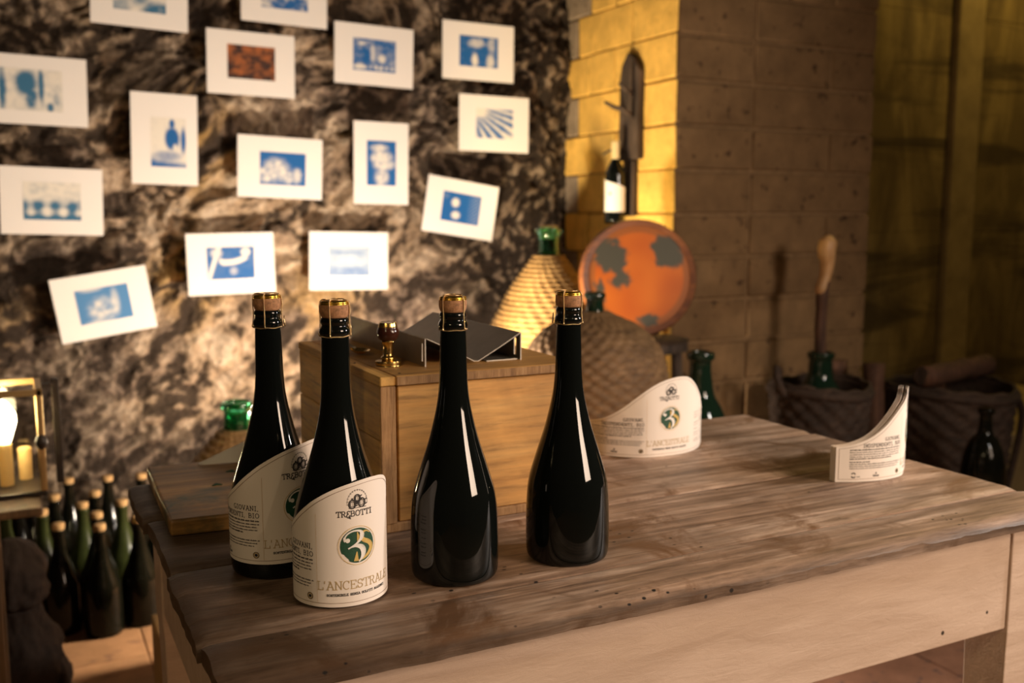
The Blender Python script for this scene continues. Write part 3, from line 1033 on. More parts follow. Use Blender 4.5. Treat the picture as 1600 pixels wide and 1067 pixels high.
def make_bottle(name, label, loc, wire0, loop_a, lab=None, z0=0.0):
    t = thing(name, label, 'bottle', loc)
    MB().lathe(dense(BP, 3), 64).build('glass_body', M['black_glass'], t, smooth=True)
    # cork
    ck = [(.0100, .2715), (.0119, .2724), (.0131, .2745), (.0139, .2775), (.0141, .2805), (.0139, .2835), (.0132, .2862), (.0118, .2876), (.006, .2880)]
    MB().lathe(dense(ck, 3), 40).build('cork', M['cork'], t, smooth=True)
    # gold cap disc with rolled rim
    cp = [(.0136, .2842), (.0139, .2849), (.0137, .2856), (.0133, .2860), (.0135, .2866), (.0133, .2874), (.0124, .2880), (.0114, .2883), (.0104, .2880), (.0085, .2886), (.004, .2889), (.0, .2889)]
    MB().lathe(dense(cp, 3), 40, cap0=False).build('metal_cap', M['gold'], t, smooth=True)
    wc = MB()
    for k in range(4):
        a = wire0 + k * PI / 2
        path = [(.0085, .2893), (.0122, .2889), (.0143, .2868), (.0148, .2830), (.0148, .2770), (.0143, .2720), (.0143, .2660), (.0148, .2610), (.0153, .2575), (.0147, .2549)]
        pp = [(r * cos(a + .05 * i / 9), r * sin(a + .05 * i / 9), z) for i, (r, z) in enumerate(path)]
        q = twist(pp)
        wc.add(q.v, q.f)
        # drawn-out foot of each leg
        wc.tube([(.0153 * cos(a + .05), .0153 * sin(a + .05), .2580), (.0158 * cos(a + .06), .0158 * sin(a + .06), .2555), (.0150 * cos(a + .1), .0150 * sin(a + .1), .2543)], .0006, 5)
    ring = [(.0140 * cos(2 * PI * i / 48), .0140 * sin(2 * PI * i / 48), .2548 + .0003 * sin(6 * PI * i / 24)) for i in range(49)]
    q = twist(ring)
    wc.add(q.v, q.f)
    top = [(.0095 * cos(2 * PI * i / 30), .0095 * sin(2 * PI * i / 30), .2893) for i in range(31)]
    wc.tube(top, .0005, 5)
    # twist loop folded up against the neck
    lo = []
    for i in range(17):
        b = 2 * PI * i / 16
        lo.append(Vector(((.0162 + .0012 * cos(b) + .0016 * (1 - cos(b)) * .5) * cos(loop_a + .20 * sin(b)), (.0162 + .0012 * cos(b) + .0016 * (1 - cos(b)) * .5) * sin(loop_a + .20 * sin(b)), .2605 + .0052 * -cos(b))))
    wc.tube(lo, .00055, 5)
    wc.build('wire_cage', M['wire'], t, smooth=True)
    if lab is not None:
        a_logo = lab
        R = .0453

        def mp(u, v, off):
            a = a_logo + u / R
            return ((R + off) * cos(a), (R + off) * sin(a), z0 + v)
        # the label follows the shoulder where it is taller than the straight body

        def mp2(u, v, off):
            z = z0 + v
            r = R
            if z > .045:
                r = min(R, interp([(z_, r_) for r_, z_ in BP[4:16]], z) + .0003) if False else R
            a = a_logo + u / R
            return ((r + off) * cos(a), (r + off) * sin(a), z)
        label_parts(mp2, t, 'label')
    return t


def cam_angle(x, y):
    return atan2(-y, -x)


B = [(.230, 1.006), (.270, .904), (.391, .901), (.523, .897)]
make_bottle('sparkling_wine_bottle', 'labelled dark sparkling wine bottle standing behind the other labelled bottle, nearest the board', (*B[0], TT), cam_angle(*B[0]) - .25, cam_angle(*B[0]) + 1.5, cam_angle(*B[0]) + radians(36), .018)
make_bottle('sparkling_wine_bottle', 'labelled dark sparkling wine bottle in front, closest to the table edge', (*B[1], TT), cam_angle(*B[1]) - .35, cam_angle(*B[1]) + 2.2, cam_angle(*B[1]) + radians(21.4), .003)
make_bottle('sparkling_wine_bottle', 'left one of the two unlabelled dark sparkling wine bottles, before the pine crate', (*B[2], TT), cam_angle(*B[2]) - .75, cam_angle(*B[2]) + 2.6, None)
make_bottle('sparkling_wine_bottle', 'right one of the two unlabelled dark sparkling wine bottles, beside the single loose label', (*B[3], TT), cam_angle(*B[3]) - .40, cam_angle(*B[3]) - 1.45, None)


# ------------------------------------------------------------------ loose labels standing on edge
def plan_mapper(pts, z0, shift=0.0, back=0.0):
    cv = catmull([(x, y, 0) for x, y in pts], 14)
    L = [0]
    for i in range(1, len(cv)):
        L.append(L[-1] + (cv[i] - cv[i - 1]).length)
    tot = L[-1]

    def mp(u, v, off):
        s = (u - U0) / (U1 - U0) * tot
        i = 0
        while i < len(L) - 2 and L[i + 1] < s:
            i += 1
        t = (s - L[i]) / max(1e-9, L[i + 1] - L[i])
        p = cv[i].lerp(cv[i + 1], t)
        d = (cv[min(i + 2, len(cv) - 1)] - cv[max(i - 1, 0)]).normalized()
        nrm = Vector((d.y, -d.x, 0))
        p = p + nrm * (off + shift)
        return (p.x, p.y, z0 + v)
    return mp


def loose_label(name, label, pts, printed=True, shift=0.0, group=None, scale_u=1.0):
    mp = plan_mapper(pts, TT + .0005, shift)
    root = label_parts(mp, None, name, printed=printed)
    tag(root, label, 'label', group)

    def g(a, b):
        u = U0 + (U1 - U0) * a
        return mp(u, interp(TOPC, u) * b, -0.0003)
    MB().grid(g, 90, 14).build('backing', M['backing'], root, smooth=True)
    return root


loose_label('loose_label', 'single white wine label curled upright behind the right bare bottle', [(.783, 1.297), (.787, 1.283), (.800, 1.250), (.838, 1.217), (.884, 1.208), (.925, 1.213), (.958, 1.232), (.983, 1.258)])
ST = [(1.000, .980), (1.030, .966), (1.069, .958), (1.108, .963), (1.138, .984), (1.160, 1.002), (1.181, 1.022), (1.199, 1.044), (1.210, 1.067)]
loose_label('loose_label', 'frontmost printed label of the curled stack near the right table edge', ST)
names = ['second label of the curled stack, just behind the frontmost printed one', 'third label of the curled stack near the right table edge, counted from the front', 'fourth label of the curled stack, next to the rearmost one', 'rearmost label of the curled stack near the right table edge']
for k in range(4):
    d = .0022 * (k + 1) + (.0018 if k > 0 else 0)
    pts = [(x + (-.0012 * (k + 1) if i < 3 else -.0005 * (k + 1)), y + .0002 * k) for i, (x, y) in enumerate(ST)]
    loose_label('loose_label', names[k], pts, printed=False, shift=-d)

# ------------------------------------------------------------------ pine crate
CX0, CX1, CY0, CY1, CZ1 = .365, .627, 1.050, 1.405, .965
crate = thing('pine_crate', 'pale pine wooden wine crate standing on the table behind the bottles', 'crate', (CX0, CY0, TT))


def part_box(name, x0, x1, y0, y1, z0, z1, mat, parent, bev=.0012, o=(0, 0, 0)):
    return MB().box(x0 - o[0], x1 - o[0], y0 - o[1], y1 - o[1], z0 - o[2], z1 - o[2]).build(name, mat, parent, bevel=bev, seg=1)


O = (CX0, CY0, TT)
part_box('bottom_board', CX0 + .004, CX1 - .004, CY0 + .002, CY1 - .004, TT, TT + .011, M['crate_grain'], crate, o=O)
part_box('end_board', CX0, CX0 + .018, CY0 + .004, CY1, TT + .0112, .8885, M['crate_wood_y'], crate, o=O)
part_box('end_board', CX0 + .0006, CX0 + .018, CY0 + .004, CY1, .8895, .9535, M['crate_wood_y'], crate, o=O)
part_box('end_board', CX1 - .018, CX1, CY0 + .004, CY1, TT + .0112, .9535, M['crate_wood_y'], crate, o=O)
part_box('front_board', CX0 + .0225, CX1 - .001, CY0 + .005, CY0 + .017, TT + .0112, .9525, M['crate_wood'], crate, o=O)
part_box('back_board', CX0 + .019, CX1 - .019, CY1 - .014, CY1 - .002, TT + .0112, .9525, M['crate_wood'], crate, o=O)
part_box('corner_post', CX0 + .0005, CX0 + .0185, CY0 + .0005, CY0 + .0036, TT + .0112, .9535, M['crate_grain'], crate, .0006, o=O)
LID = .0115
part_box('lid', CX0 + .019, CX1, CY0, CY1 + .002, .954, CZ1, M['crate_wood'], crate, .0015, o=O)
part_box('lid_edge', CX0, CX0 + .0185, CY0 + .0005, CY1 + .002, .954, CZ1 - .0003, M['crate_wood_y'], crate, .0012, o=O)
part_box('end_grain', CX0 + .0205, CX1 - .001, CY0 - .0008, CY0 + .001, .9545, CZ1 - .0008, M['crate_grain'], crate, 0, o=O)
for ny_ in (.12, .26):
    MB().lathe([(0, 0), (.0016, 0), (.0016, .0006), (0, .0007)], 10, (.009, ny_, CZ1 - TT - .0003)).build('nail', M['iron'], crate)
MB().lathe([(0, 0), (.0016, 0), (.0016, .0006), (0, .0007)], 10, (.030, .018, CZ1 - TT)).build('nail', M['iron'], crate)

# bent sheet steel cradle on the crate
cr = thing('steel_cradle', 'bent grey sheet steel cradle with slotted ends lying on the crate', 'bracket', (.44, 1.10, CZ1))
LY = .292


def sheet(poly, y0, y1, th=.0009):
    """folded sheet: poly = (x, z) line extruded along y, with thickness"""
    m = MB()
    n = len(poly)
    nrm = []
    for i in range(n):
        a = Vector(poly[max(i - 1, 0)])
        b = Vector(poly[min(i + 1, n - 1)])
        d = (b - a).normalized()
        nrm.append(Vector((-d.y, d.x)))
    vs = []
    for y in (y0, y1):
        for i in range(n):
            vs.append((poly[i][0], y, poly[i][1]))
        for i in range(n):
            vs.append((poly[i][0] + nrm[i].x * th, y, poly[i][1] + nrm[i].y * th))
    fs = []
    N = 2 * n
    for i in range(n - 1):
        fs += [(i, i + 1, N + i + 1, N + i), (n + i, N + n + i, N + n + i + 1, n + i + 1), (i, n + i, n + i + 1, i + 1), (N + i, N + i + 1, N + n + i + 1, N + n + i)]
    fs += [(0, N, N + n, n), (n - 1, 2 * n - 1, N + 2 * n - 1, N + n - 1)]
    return m.add(vs, fs)


sheet([(.002, .034), (.036, .018), (.066, .0022), (.072, .0022), (.100, .017), (.131, .0345)], 0, LY).build('cradle_plate', M['steel'], cr)
# left end panel and right end panel with an upright slot near the front
part_box('side_panel', 0, .0014, .016, LY, 0.0, .0345, M['steel'], cr, 0)
sl = MB()
sl.box(0, .0014, 0, .007, 0, .0345)
sl.box(0, .0014, .010, .016, 0, .0345)
sl.box(0, .0014, .007, .010, 0, .006)
sl.box(0, .0014, .007, .010, .028, .0345)
sl.build('slotted_edge', M['steel'], cr)
rp = MB()
rp.box(.1305, .1319, .0, .060, 0, .0055).box(.1305, .1319, .0, .060, .027, .0352).box(.1305, .1319, 0, .012, .0055, .027).box(.1305, .1319, .018, .060, .0055, .027).box(.1305, .1319, .060, LY, 0, .0352)
rp.build('slotted_panel', M['steel'], cr)
part_box('foot_flange', .085, .1305, .004, LY, 0.0003, .0016, M['steel'], cr, 0)

# wax stamp with a barrel-shaped handle
st = thing('wax_stamp', 'small brass wax stamp with dark barrel shaped wooden handle on the crate corner', 'stamp', (.405, 1.133, CZ1))
MB().lathe(dense([(0, 0), (.0152, 0), (.0160, .0008), (.0160, .0052), (.0150, .0062), (.0090, .0068), (.0085, .0075), (.0092, .0090), (.0085, .0108), (.0062, .0125), (.0058, .018), (.0062, .024), (.0078, .0285), (.0085, .030), (.006, .031), (0, .031)], 3), 36).build('brass_base', M['brass'], st, smooth=True)
MB().lathe(dense([(0, .0305), (.0085, .0306), (.0118, .034), (.0134, .0385), (.0132, .0430), (.0118, .0465), (.0106, .0478), (0, .0478)], 3), 36).build('handle', M['dark_wood_gloss'], st, smooth=True)
MB().lathe(dense([(0, .0475), (.0112, .0470), (.0114, .0492), (.0108, .0525), (.0100, .0535), (.0085, .0530), (0, .0528)], 2), 36).build('brass_ring', M['brass'], st, smooth=True)

# small spoon-like metal scrap on the crate behind the bottle
sc = thing('metal_spoon', 'small shiny metal spoon lying on the crate lid beside the steel cradle', 'spoon', (.402, 1.235, CZ1))


def spoon(a, b):
    t = a * 2 * PI
    r = .016 * b
    return (r * cos(t) * .75, r * 1.3 * sin(t), .0012 + .006 * b * b)


MB().grid(spoon, 28, 6).build('bowl', M['brass'], sc, smooth=True)
MB().tube([(0, .020, .0068), (-.003, .045, .010), (-.006, .080, .004)], [.002, .0016, .0022], 8).build('handle', M['steel'], sc, smooth=True)

# ------------------------------------------------------------------ stained board and paper on the left of the table
bd = thing('wooden_board', 'worn brown wooden board with dark green stains lying on the left end of the table', 'board', (.14, 1.15, TT))
bv = MB()
poly = [(.004, 0.0), (.206, -.020), (.215, .258), (.010, .268)]
n = len(poly)
bv.add([(x, y, 0.0015) for x, y in poly] + [(x, y, .021) for x, y in poly], [(3, 2, 1, 0), (4, 5, 6, 7)] + [(k, (k + 1) % 4, 4 + (k + 1) % 4, 4 + k) for k in range(4)])
bv.build('board_panel', M['board_wood'], bd, bevel=.003)
for q in ((.08, .13), (.11, .19), (.10, .075)):
    m = MB().lathe([(0, 0), (.006, 0), (.004, .0012), (0, .0016)], 14, (q[0], q[1], .0208), mod=lambda r, z, a: r * (1 + .45 * sin(3 * a + q[0] * 40)))
    m.build('wax_drip', M['ink_green'], bd, smooth=True)
pp = MB()
pp.add([(0, 0, .001), (.075, -.012, .001), (.080, .012, .030), (.004, .012, .001), (.075, -.012, .0), (.0, 0, .0)], [(0, 1, 2), (0, 2, 3)])
po = pp.build('folded_paper', M['white_label'], loc=(.215, 1.392, TT + .021))
sm = po.modifiers.new('thickness', 'SOLIDIFY')
sm.thickness = .0008
tag(po, 'folded white paper standing at the back of the stained board', 'paper')

# ------------------------------------------------------------------ pictures on the rock wall
BLUE, PAPER = (.008, .105, .34), (.74, .70, .62)


def blob(u, v, cx, cy, rx, ry, soft=.5):
    d = sqrt(((u - cx) / rx)**2 + ((v - cy) / ry)**2)
    return smoothstep(1 + soft, 1 - soft, d)


def nz(u, v, s, o=0):
    return noise.fractal(Vector((u * s + o, v * s, o * 1.7)), .8, 2.0, 4)


def p_collar(u, v):
    return max(blob(u, v, .5, .72, .22, .45), .8 * blob(u, v, .85, .05, .3, .25), .5 * blob(u, v, .1, .1, .2, .25)) * .95 + .2 * nz(u, v, 6, 3) + .08


def p_bits(u, v):
    return .45 + .5 * nz(u, v, 7, 8) + .4 * blob(u, v, .6, .15, .4, .2)


def p_profile(u, v):
    return max(blob(u, v, .42, .66, .16, .28), blob(u, v, .50, .32, .09, .26) * .8, .85 * blob(u, v, .66, .62, .045, .40), .75 * blob(u, v, .05, .5, .06, .5), .9 * blob(u, v, .80, .1, .05, .1), .4 * blob(u, v, .9, .3, .05, .15)) + .10 + .18 * nz(u, v, 8, 1)


def p_standing(u, v):
    return max(blob(u, v, .60, .58, .20, .22, .3), blob(u, v, .60, .88, .075, .09, .3), .9 * blob(u, v, .92, .55, .07, .25), .85 * smoothstep(.30, .05, v + .12 * u), .5 * blob(u, v, .45, .22, .4, .1)) - .8 * blob(u, v, .68, .42, .06, .06) + .04 + .1 * nz(u, v, 7, 2)


def p_vines(u, v):
    return .5 + .6 * nz(u, v, 5, 5) - .3 * abs(u - .5) + .3 * (1 - v)


def p_boat(u, v):
    return .78 + .3 * nz(u, v, 5, 4) - .75 * blob(u, v, .68, .42, .08, .12) - .5 * blob(u, v, .45, .6, .05, .25) - .6 * blob(u, v, .15, .12, .14, .08) - .6 * blob(u, v, .65, .12, .35, .06) * (0.6 + .6 * sin(u * 50)) - .5 * blob(u, v, .2, .85, .08, .06)


def p_couple(u, v):
    return .88 - .85 * blob(u, v, .40, .22, .08, .2) - .7 * blob(u, v, .80, .2, .10, .24) - .5 * blob(u, v, .45, .78, .2, .16) - .45 * blob(u, v, .83, .75, .10, .25) + .2 * nz(u, v, 6, 6)


def p_rays(u, v):
    a = atan2(v - 1.15, u + .25)
    return .55 + .5 * sin(a * 34) * smoothstep(.1, .5, u + .3 * (1 - v)) - .55 * blob(u, v, .1, .9, .22, .2) + .15 * nz(u, v, 8, 9) - .5 * smoothstep(.6, 1.0, u) * smoothstep(.5, .1, v)


def p_bouquet(u, v):
    return .88 - .95 * max(blob(u, v, .5, .62, .33, .15), blob(u, v, .42, .84, .28, .08), blob(u, v, .58, .48, .34, .12), blob(u, v, .52, .18, .22, .2) * .9) * (.75 + .4 * nz(u, v, 9, 3)) + .1 * nz(u, v, 4, 1)


def p_blossom(u, v):
    return .85 - .9 * max(blob(u, v, .35, .45, .28, .35), blob(u, v, .8, .3, .12, .22), blob(u, v, .12, .3, .16, .25), blob(u, v, .62, .25, .12, .2)) * (.7 + .5 * nz(u, v, 9, 7)) + .05


def p_dots(u, v):
    return .92 - .9 * blob(u, v, .34, .66, .10, .15, .4) - .85 * blob(u, v, .38, .24, .11, .13, .4) - .25 * smoothstep(.5, .9, u) * (sin(u * 60) * sin(v * 50) > 0) - .15 * blob(u, v, .08, .85, .1, .12)


def p_group(u, v):
    return .12 + .95 * smoothstep(.62, .35, v) * (.75 + .35 * sin(u * 22 + 2)) + .5 * smoothstep(.18, .05, v) - .5 * blob(u, v, .5, .2, .5, .12) + .2 * nz(u, v, 7, 4)


def p_pale(u, v):
    return .30 + .25 * blob(u, v, .5, .1, .6, .25) + .2 * blob(u, v, .45, .82, .4, .06) - .2 * blob(u, v, .5, .5, .4, .2) + .12 * nz(u, v, 5, 2)


def p_pour(u, v):
    cvd = abs(v - (.52 + .9 * (u - .42)**2 * (1 if u > .3 else 3))) * 8
    line = abs((u - .02) - (v) * .24) * 14
    return .82 - .8 * max(smoothstep(1, .4, cvd) * smoothstep(.22, .3, u) * smoothstep(.9, .8, u), smoothstep(1, .3, line), blob(u, v, .82, .84, .10, .13, .3), .7 * blob(u, v, .2, .82, .12, .14), .45 * blob(u, v, .55, .25, .08, .12)) + .04 * nz(u, v, 4, 1)


def p_swirl(u, v):
    return .82 - .6 * blob(u, v, .45, .35, .25, .35) * (.6 + .8 * nz(u, v, 6, 3)) - .4 * blob(u, v, .72, .55, .07, .35) - .4 * blob(u, v, .3, .97, .2, .06) - .3 * blob(u, v, .3, .02, .2, .06)


def picture(label, c, ang, portrait, fn, px=.54, py=.53, dx=0., dy=0., lo=PAPER, hi=BLUE, tiltx=0.0):
    W, H = (.208, .294) if portrait else (.294, .209)
    y = 3.437
    o = MB().box(-W / 2, W / 2, -.0015, .0015, -H / 2, H / 2).build('mounted_picture', M['mat_board'], bevel=.0007, seg=1)
    o.location = (c[0], y, c[1])
    o.rotation_euler = (tiltx, radians(-ang), 0)
    tag(o, label, 'picture', 'cyanotypes in white mats on the rock wall')
    pad = MB().box(-.02, .02, .0015, .115, -.02, .02).build('mounting_pad', M['mat_board'], o)
    # window bevel of the mat
    pw, ph = W * px, H * py
    fr = MB()
    t = .0012
    fr.box(-pw / 2 - t, pw / 2 + t, -.0023, -.0015, ph / 2, ph / 2 + t).box(-pw / 2 - t, pw / 2 + t, -.0023, -.0015, -ph / 2 - t, -ph / 2)
    fr.box(-pw / 2 - t, -pw / 2, -.0023, -.0015, -ph / 2, ph / 2).box(pw / 2, pw / 2 + t, -.0023, -.0015, -ph / 2, ph / 2)
    b = fr.build('mat_bevel', M['mat_board'], o)
    b.location = (dx, 0, dy)
    nx, ny = (44, 34) if not portrait else (34, 48)
    pr = MB().grid(lambda a, b_: (pw * (a - .5), -.0019, ph * (b_ - .5)), nx, ny).build('print', M['print'], o)
    pr.location = (dx, 0, dy)
    cols = []
    for j in range(ny + 1):
        for i in range(nx + 1):
            k = max(0.0, min(1.0, 1.25 * fn(i / nx, j / ny) - .06))
            cols.append(lerp3(lo, hi, k))
    set_col(pr, cols)
    return o


TEAL = (.035, .14, .26)
picture('mounted blue print of a dark collar shape, cut by the top frame edge', (.413, 1.845), -2.0, False, p_collar, hi=TEAL)
picture('mounted blue print almost wholly above the top frame edge, right of the collar print', (.879, 1.893), -1.5, False, p_bits)
picture('mounted pale print of a dark head in profile, at the left frame edge', (.095, 1.527), -1.2, False, p_profile, .60, .60, -.012, .0, hi=TEAL)
picture('upright mounted print of a dark blue standing figure', (.469, 1.391), -1.6, True, p_standing, .53, .54, .012, -.010)
picture('mounted print in orange brown, the only one that is not blue', (.759, 1.650), -1.2, False, p_vines, .54, .53, .0, .004, (.42, .13, .035), (.035, .018, .015))
picture('mounted blue print with one white round spot, above the upright flower print', (1.195, 1.708), -1.6, False, p_boat, .54, .53)
picture('mounted blue print with two pale figures, topmost on the right side', (1.605, 1.750), -.7, False, p_couple, .54, .53)
picture('mounted blue print of slanting light and dark stripes, at the far right', (1.670, 1.488), -.8, False, p_rays, .53, .52)
picture('upright mounted blue print of a white flower column', (1.214, 1.330), -1.0, True, p_bouquet, .53, .54)
picture('mounted blue print of white blossoms in the middle of the wall', (.847, 1.307), -2.2, False, p_blossom, .54, .53, .008, -.004)
picture('mounted blue print tilted clockwise, with two white round shapes', (1.528, 1.169), -9.0, False, p_dots, .54, .53)
picture('mounted pale print of dark blue people in a row, at the left frame edge', (.124, 1.188), -1.7, False, p_group, .56, .56, hi=TEAL)
picture('mounted very pale blue print straight above the second labelled bottle', (1.086, .980), -1.3, False, p_pale, .52, .49, lo=(.50, .58, .64), hi=(.02, .12, .38), dy=-.002)
picture('mounted blue print of a white pouring curve, above the rear labelled bottle', (.669, .980), 0.8, False, p_pour, .54, .52, -.002, .002)
picture('mounted blue print tilted anticlockwise, lowest and leftmost on the wall', (.259, .858), 8.4, False, p_swirl, .55, .53, hi=(.045, .19, .42))

# ------------------------------------------------------------------ straw and wicker demijohns
def coil_profile(pts, step=.019, amp=.007):
    """corrugated profile of stacked straw coils"""
    cv = catmull([(r, z, 0) for r, z in pts], 12)
    L = [0]
    for i in range(1, len(cv)):
        L.append(L[-1] + (cv[i] - cv[i - 1]).length)
    n = int(L[-1] / step) * 6
    out = []
    for k in range(n + 1):
        s = L[-1] * k / n
        i = 0
        while i < len(L) - 2 and L[i + 1] < s:
            i += 1
        t = (s - L[i]) / max(1e-9, L[i + 1] - L[i])
        p = cv[i].lerp(cv[i + 1], t)
        d = (cv[i + 1] - cv[i]).normalized()
        nn = Vector((d.y, -d.x, 0))
        p = p + nn * amp * abs(sin(PI * s / step))
        out.append((max(.001, p.x), p.y))
    return out


def demijohn(label, loc, pts, neck, mat, gm, weave='coil', name='wicker_demijohn', group=None, lean=(0, 0), cover='straw_cover'):
    t = thing(name, label, 'demijohn', loc, group=group)
    t.rotation_euler = (lean[0], lean[1], 0)
    ph = random.random() * 6
    if weave == 'coil':
        prof = coil_profile(pts)
        mod = lambda r, z, a: r * (1 + .022 * sin(a * 24 + z * 110 + ph) + .035 * noise.noise(Vector((cos(a) * 3, sin(a) * 3, z * 14))))
        nn = 96
    else:
        cvp = dense(pts, 10)
        prof = cvp
        rows = [0]

        def mod(r, z, a):
            k = int(z / .016)
            return r + .0042 * (1 if k % 2 else -1) * sin(a * 27) * abs(sin(PI * z / .016))**.6 + .004 * noise.noise(Vector((cos(a) * 3, sin(a) * 3, z * 9)))
        # resample evenly by height
        cv = []
        L = [0]
        for i in range(1, len(cvp)):
            L.append(L[-1] + hypot(cvp[i][0] - cvp[i - 1][0], cvp[i][1] - cvp[i - 1][1]))
        N = int(L[-1] / .0036)
        for q in range(N + 1):
            s = L[-1] * q / N
            i = 0
            while i < len(L) - 2 and L[i + 1] < s:
                i += 1
            tt = (s - L[i]) / max(1e-9, L[i + 1] - L[i])
            cv.append((cvp[i][0] + (cvp[i + 1][0] - cvp[i][0]) * tt, cvp[i][1] + (cvp[i + 1][1] - cvp[i][1]) * tt))
        prof = cv
        nn = 144
    MB().lathe(prof, nn, mod=mod).build(cover, mat, t, smooth=True)
    MB().lathe(dense(neck, 4), 36, cap0=False).build('glass_neck', gm, t, smooth=True)
    return t


def neck_prof(r, z0, z1):
    return [(r * 1.25, z0 - .03), (r * 1.08, z0), (r * .98, z0 + (z1 - z0) * .35), (r * .95, z0 + (z1 - z0) * .62), (r * 1.02, z0 + (z1 - z0) * .74), (r * 1.18, z0 + (z1 - z0) * .82), (r * 1.18, z1 - .006), (r * 1.08, z1), (r * .85, z1 - .001), (r * .78, z1 - .02), (r * .75, z0)]


d1 = demijohn('straw covered demijohn with pale green glass neck in the corner by the rock wall', (1.722, 3.10, 0), [(.20, .0), (.235, .06), (.25, .30), (.245, .50), (.225, .66), (.185, .78), (.12, .90), (.060, .985), (.046, 1.000)], neck_prof(.040, .99, 1.10), M['straw'], M['teal_glass'])
MB().lathe([(.030, 1.06), (.032, 1.105), (.026, 1.108), (0, 1.108)], 20).build('stopper', M['old_cork'], d1, smooth=True)
d2 = demijohn('big brown wicker demijohn in front of the orange painted drum', (1.485, 2.40, 0), [(.17, .0), (.205, .08), (.213, .35), (.215, .60), (.211, .69), (.190, .765), (.135, .825), (.06, .862), (.036, .872)], neck_prof(.027, .862, .925), M['wicker'], M['dark_green_glass'], 'weave', cover='wicker_cover')
d3 = demijohn('straw demijohn with bright green glass neck behind the stained board', (.472, 2.42, 0), [(.12, .0), (.15, .05), (.165, .25), (.16, .40), (.13, .50), (.08, .575), (.046, .615), (.038, .622)], neck_prof(.034, .62, .692), M['straw'], M['green_glass'])
# bare glass demijohn, its neck shows behind the single loose label
d4 = thing('glass_demijohn', 'dark green glass demijohn whose neck shows behind the single loose label', 'demijohn', (1.868, 2.40, 0))
MB().lathe(dense([(0, 0), (.08, .0), (.094, .03), (.098, .20), (.096, .38), (.086, .50), (.066, .560), (.046, .595), (.038, .640), (.0335, .675), (.034, .700), (.042, .708), (.042, .726), (.036, .730), (.028, .728), (.026, .70), (.0, .69)], 4), 40).build('glass_body', M['dark_green_glass'], d4, smooth=True)
MB().lathe(coil_profile([(.085, .0), (.098, .04), (.102, .20), (.100, .38), (.092, .49)], .02, .006), 72, cap1=False).build('straw_cover', M['wicker_dark'], d4, smooth=True)

# ------------------------------------------------------------------ orange painted drum on a stool
stool = thing('wooden_stool', 'dark wooden stool under the orange painted drum', 'stool', (1.83, 2.68, 0))
MB().lathe(dense([(0, .705), (.150, .705), (.160, .712), (.160, .735), (.150, .742), (0, .742)], 2), 32).build('seat', M['old_wood'], stool, smooth=True, auto=40)
for k in range(4):
    a = PI / 4 + k * PI / 2
    MB().tube([(.16 * cos(a), .16 * sin(a), 0), (.125 * cos(a), .125 * sin(a), .71)], [.014, .018], 10).build('leg', M['old_wood'], stool, smooth=True)
for k in range(2):
    MB().tube([(.15 * cos(PI / 4 + k * PI / 2), .15 * sin(PI / 4 + k * PI / 2), .25 + .04 * k), (-.15 * cos(PI / 4 + k * PI / 2), -.15 * sin(PI / 4 + k * PI / 2), .25 + .04 * k)], .009, 8).build('stretcher', M['old_wood'], stool, smooth=True)
dr = thing('painted_drum', 'round wooden drum painted orange with dark shapes leaning in the corner', 'drum', (1.815, 2.66, .906))
RD = .190
yaw = atan2(-1.815, 2.66)


def drum_pt(r, a, d):
    return (r * cos(a), d, r * sin(a))


m = MB()
prof = [(RD - .022, .000), (RD - .004, -.004), (RD, .004), (RD + .004, .03), (RD, .055), (RD - .01, .062), (.0001, .062)]
N = 64
vs, fs = [], []
for r, d in prof:
    for i in range(N):
        vs.append(drum_pt(r, 2 * PI * i / N, d))
for k in range(len(prof) - 1):
    for i in range(N):
        j = (i + 1) % N
        fs.append((k * N + i, k * N + j, (k + 1) * N + j, (k + 1) * N + i))
m.add(vs, fs).build('rim', M['rim_wood'], dr, smooth=True, auto=40)
NR, NA = 44, 96
vs, cols = [], []
for k in range(NR + 1):
    for i in range(NA):
        r, a = (RD - .021) * (k / NR), 2 * PI * i / NA
        x, z = r * cos(a), r * sin(a)
        vs.append((x, .003, z))
        u, v = x / RD, z / RD
        base = lerp3((.44, .082, .002), (.56, .135, .006), .5 + .5 * noise.noise(Vector((x * 14, 1, z * 14))))
        wob = .10 * noise.fractal(Vector((u * 6, 3, v * 6)), .8, 2, 3)
        u2, v2 = u + wob, v + .10 * noise.fractal(Vector((u * 6, 9, v * 6)), .8, 2, 3)
        dk = max(blob(u2, v2, -.50, .40, .30, .27, .12), blob(u2, v2, -.36, .14, .14, .30, .2), blob(u2, v2, -.27, -.02, .12, .16, .25), blob(u2, v2, .46, .46, .28, .28, .12), blob(u2, v2, .60, .32, .14, .16, .2), blob(u2, v2, .16, -.74, .17, .12, .25), blob(u2, v2, -.68, -.20, .10, .18, .3))
        dk = dk * (1 - blob(u2, v2, .05, .40, .22, .40, .12))
        base = lerp3(base, (.30, .085, .012), smoothstep(.74, .80, hypot(u, v)))
        cols.append(lerp3(base, (.060, .055, .036), dk))
fs = []
for k in range(NR):
    for i in range(NA):
        j = (i + 1) % NA
        fs.append((k * NA + i, k * NA + j, (k + 1) * NA + j, (k + 1) * NA + i))
hd = MB().add(vs, fs).build('painted_head', M['orange_paint'], dr)
set_col(hd, cols)
dr.rotation_euler = (radians(-10), 0, radians(-22))
dr.location = (1.812, 2.655, .742 + RD * cos(radians(10)) + .016)

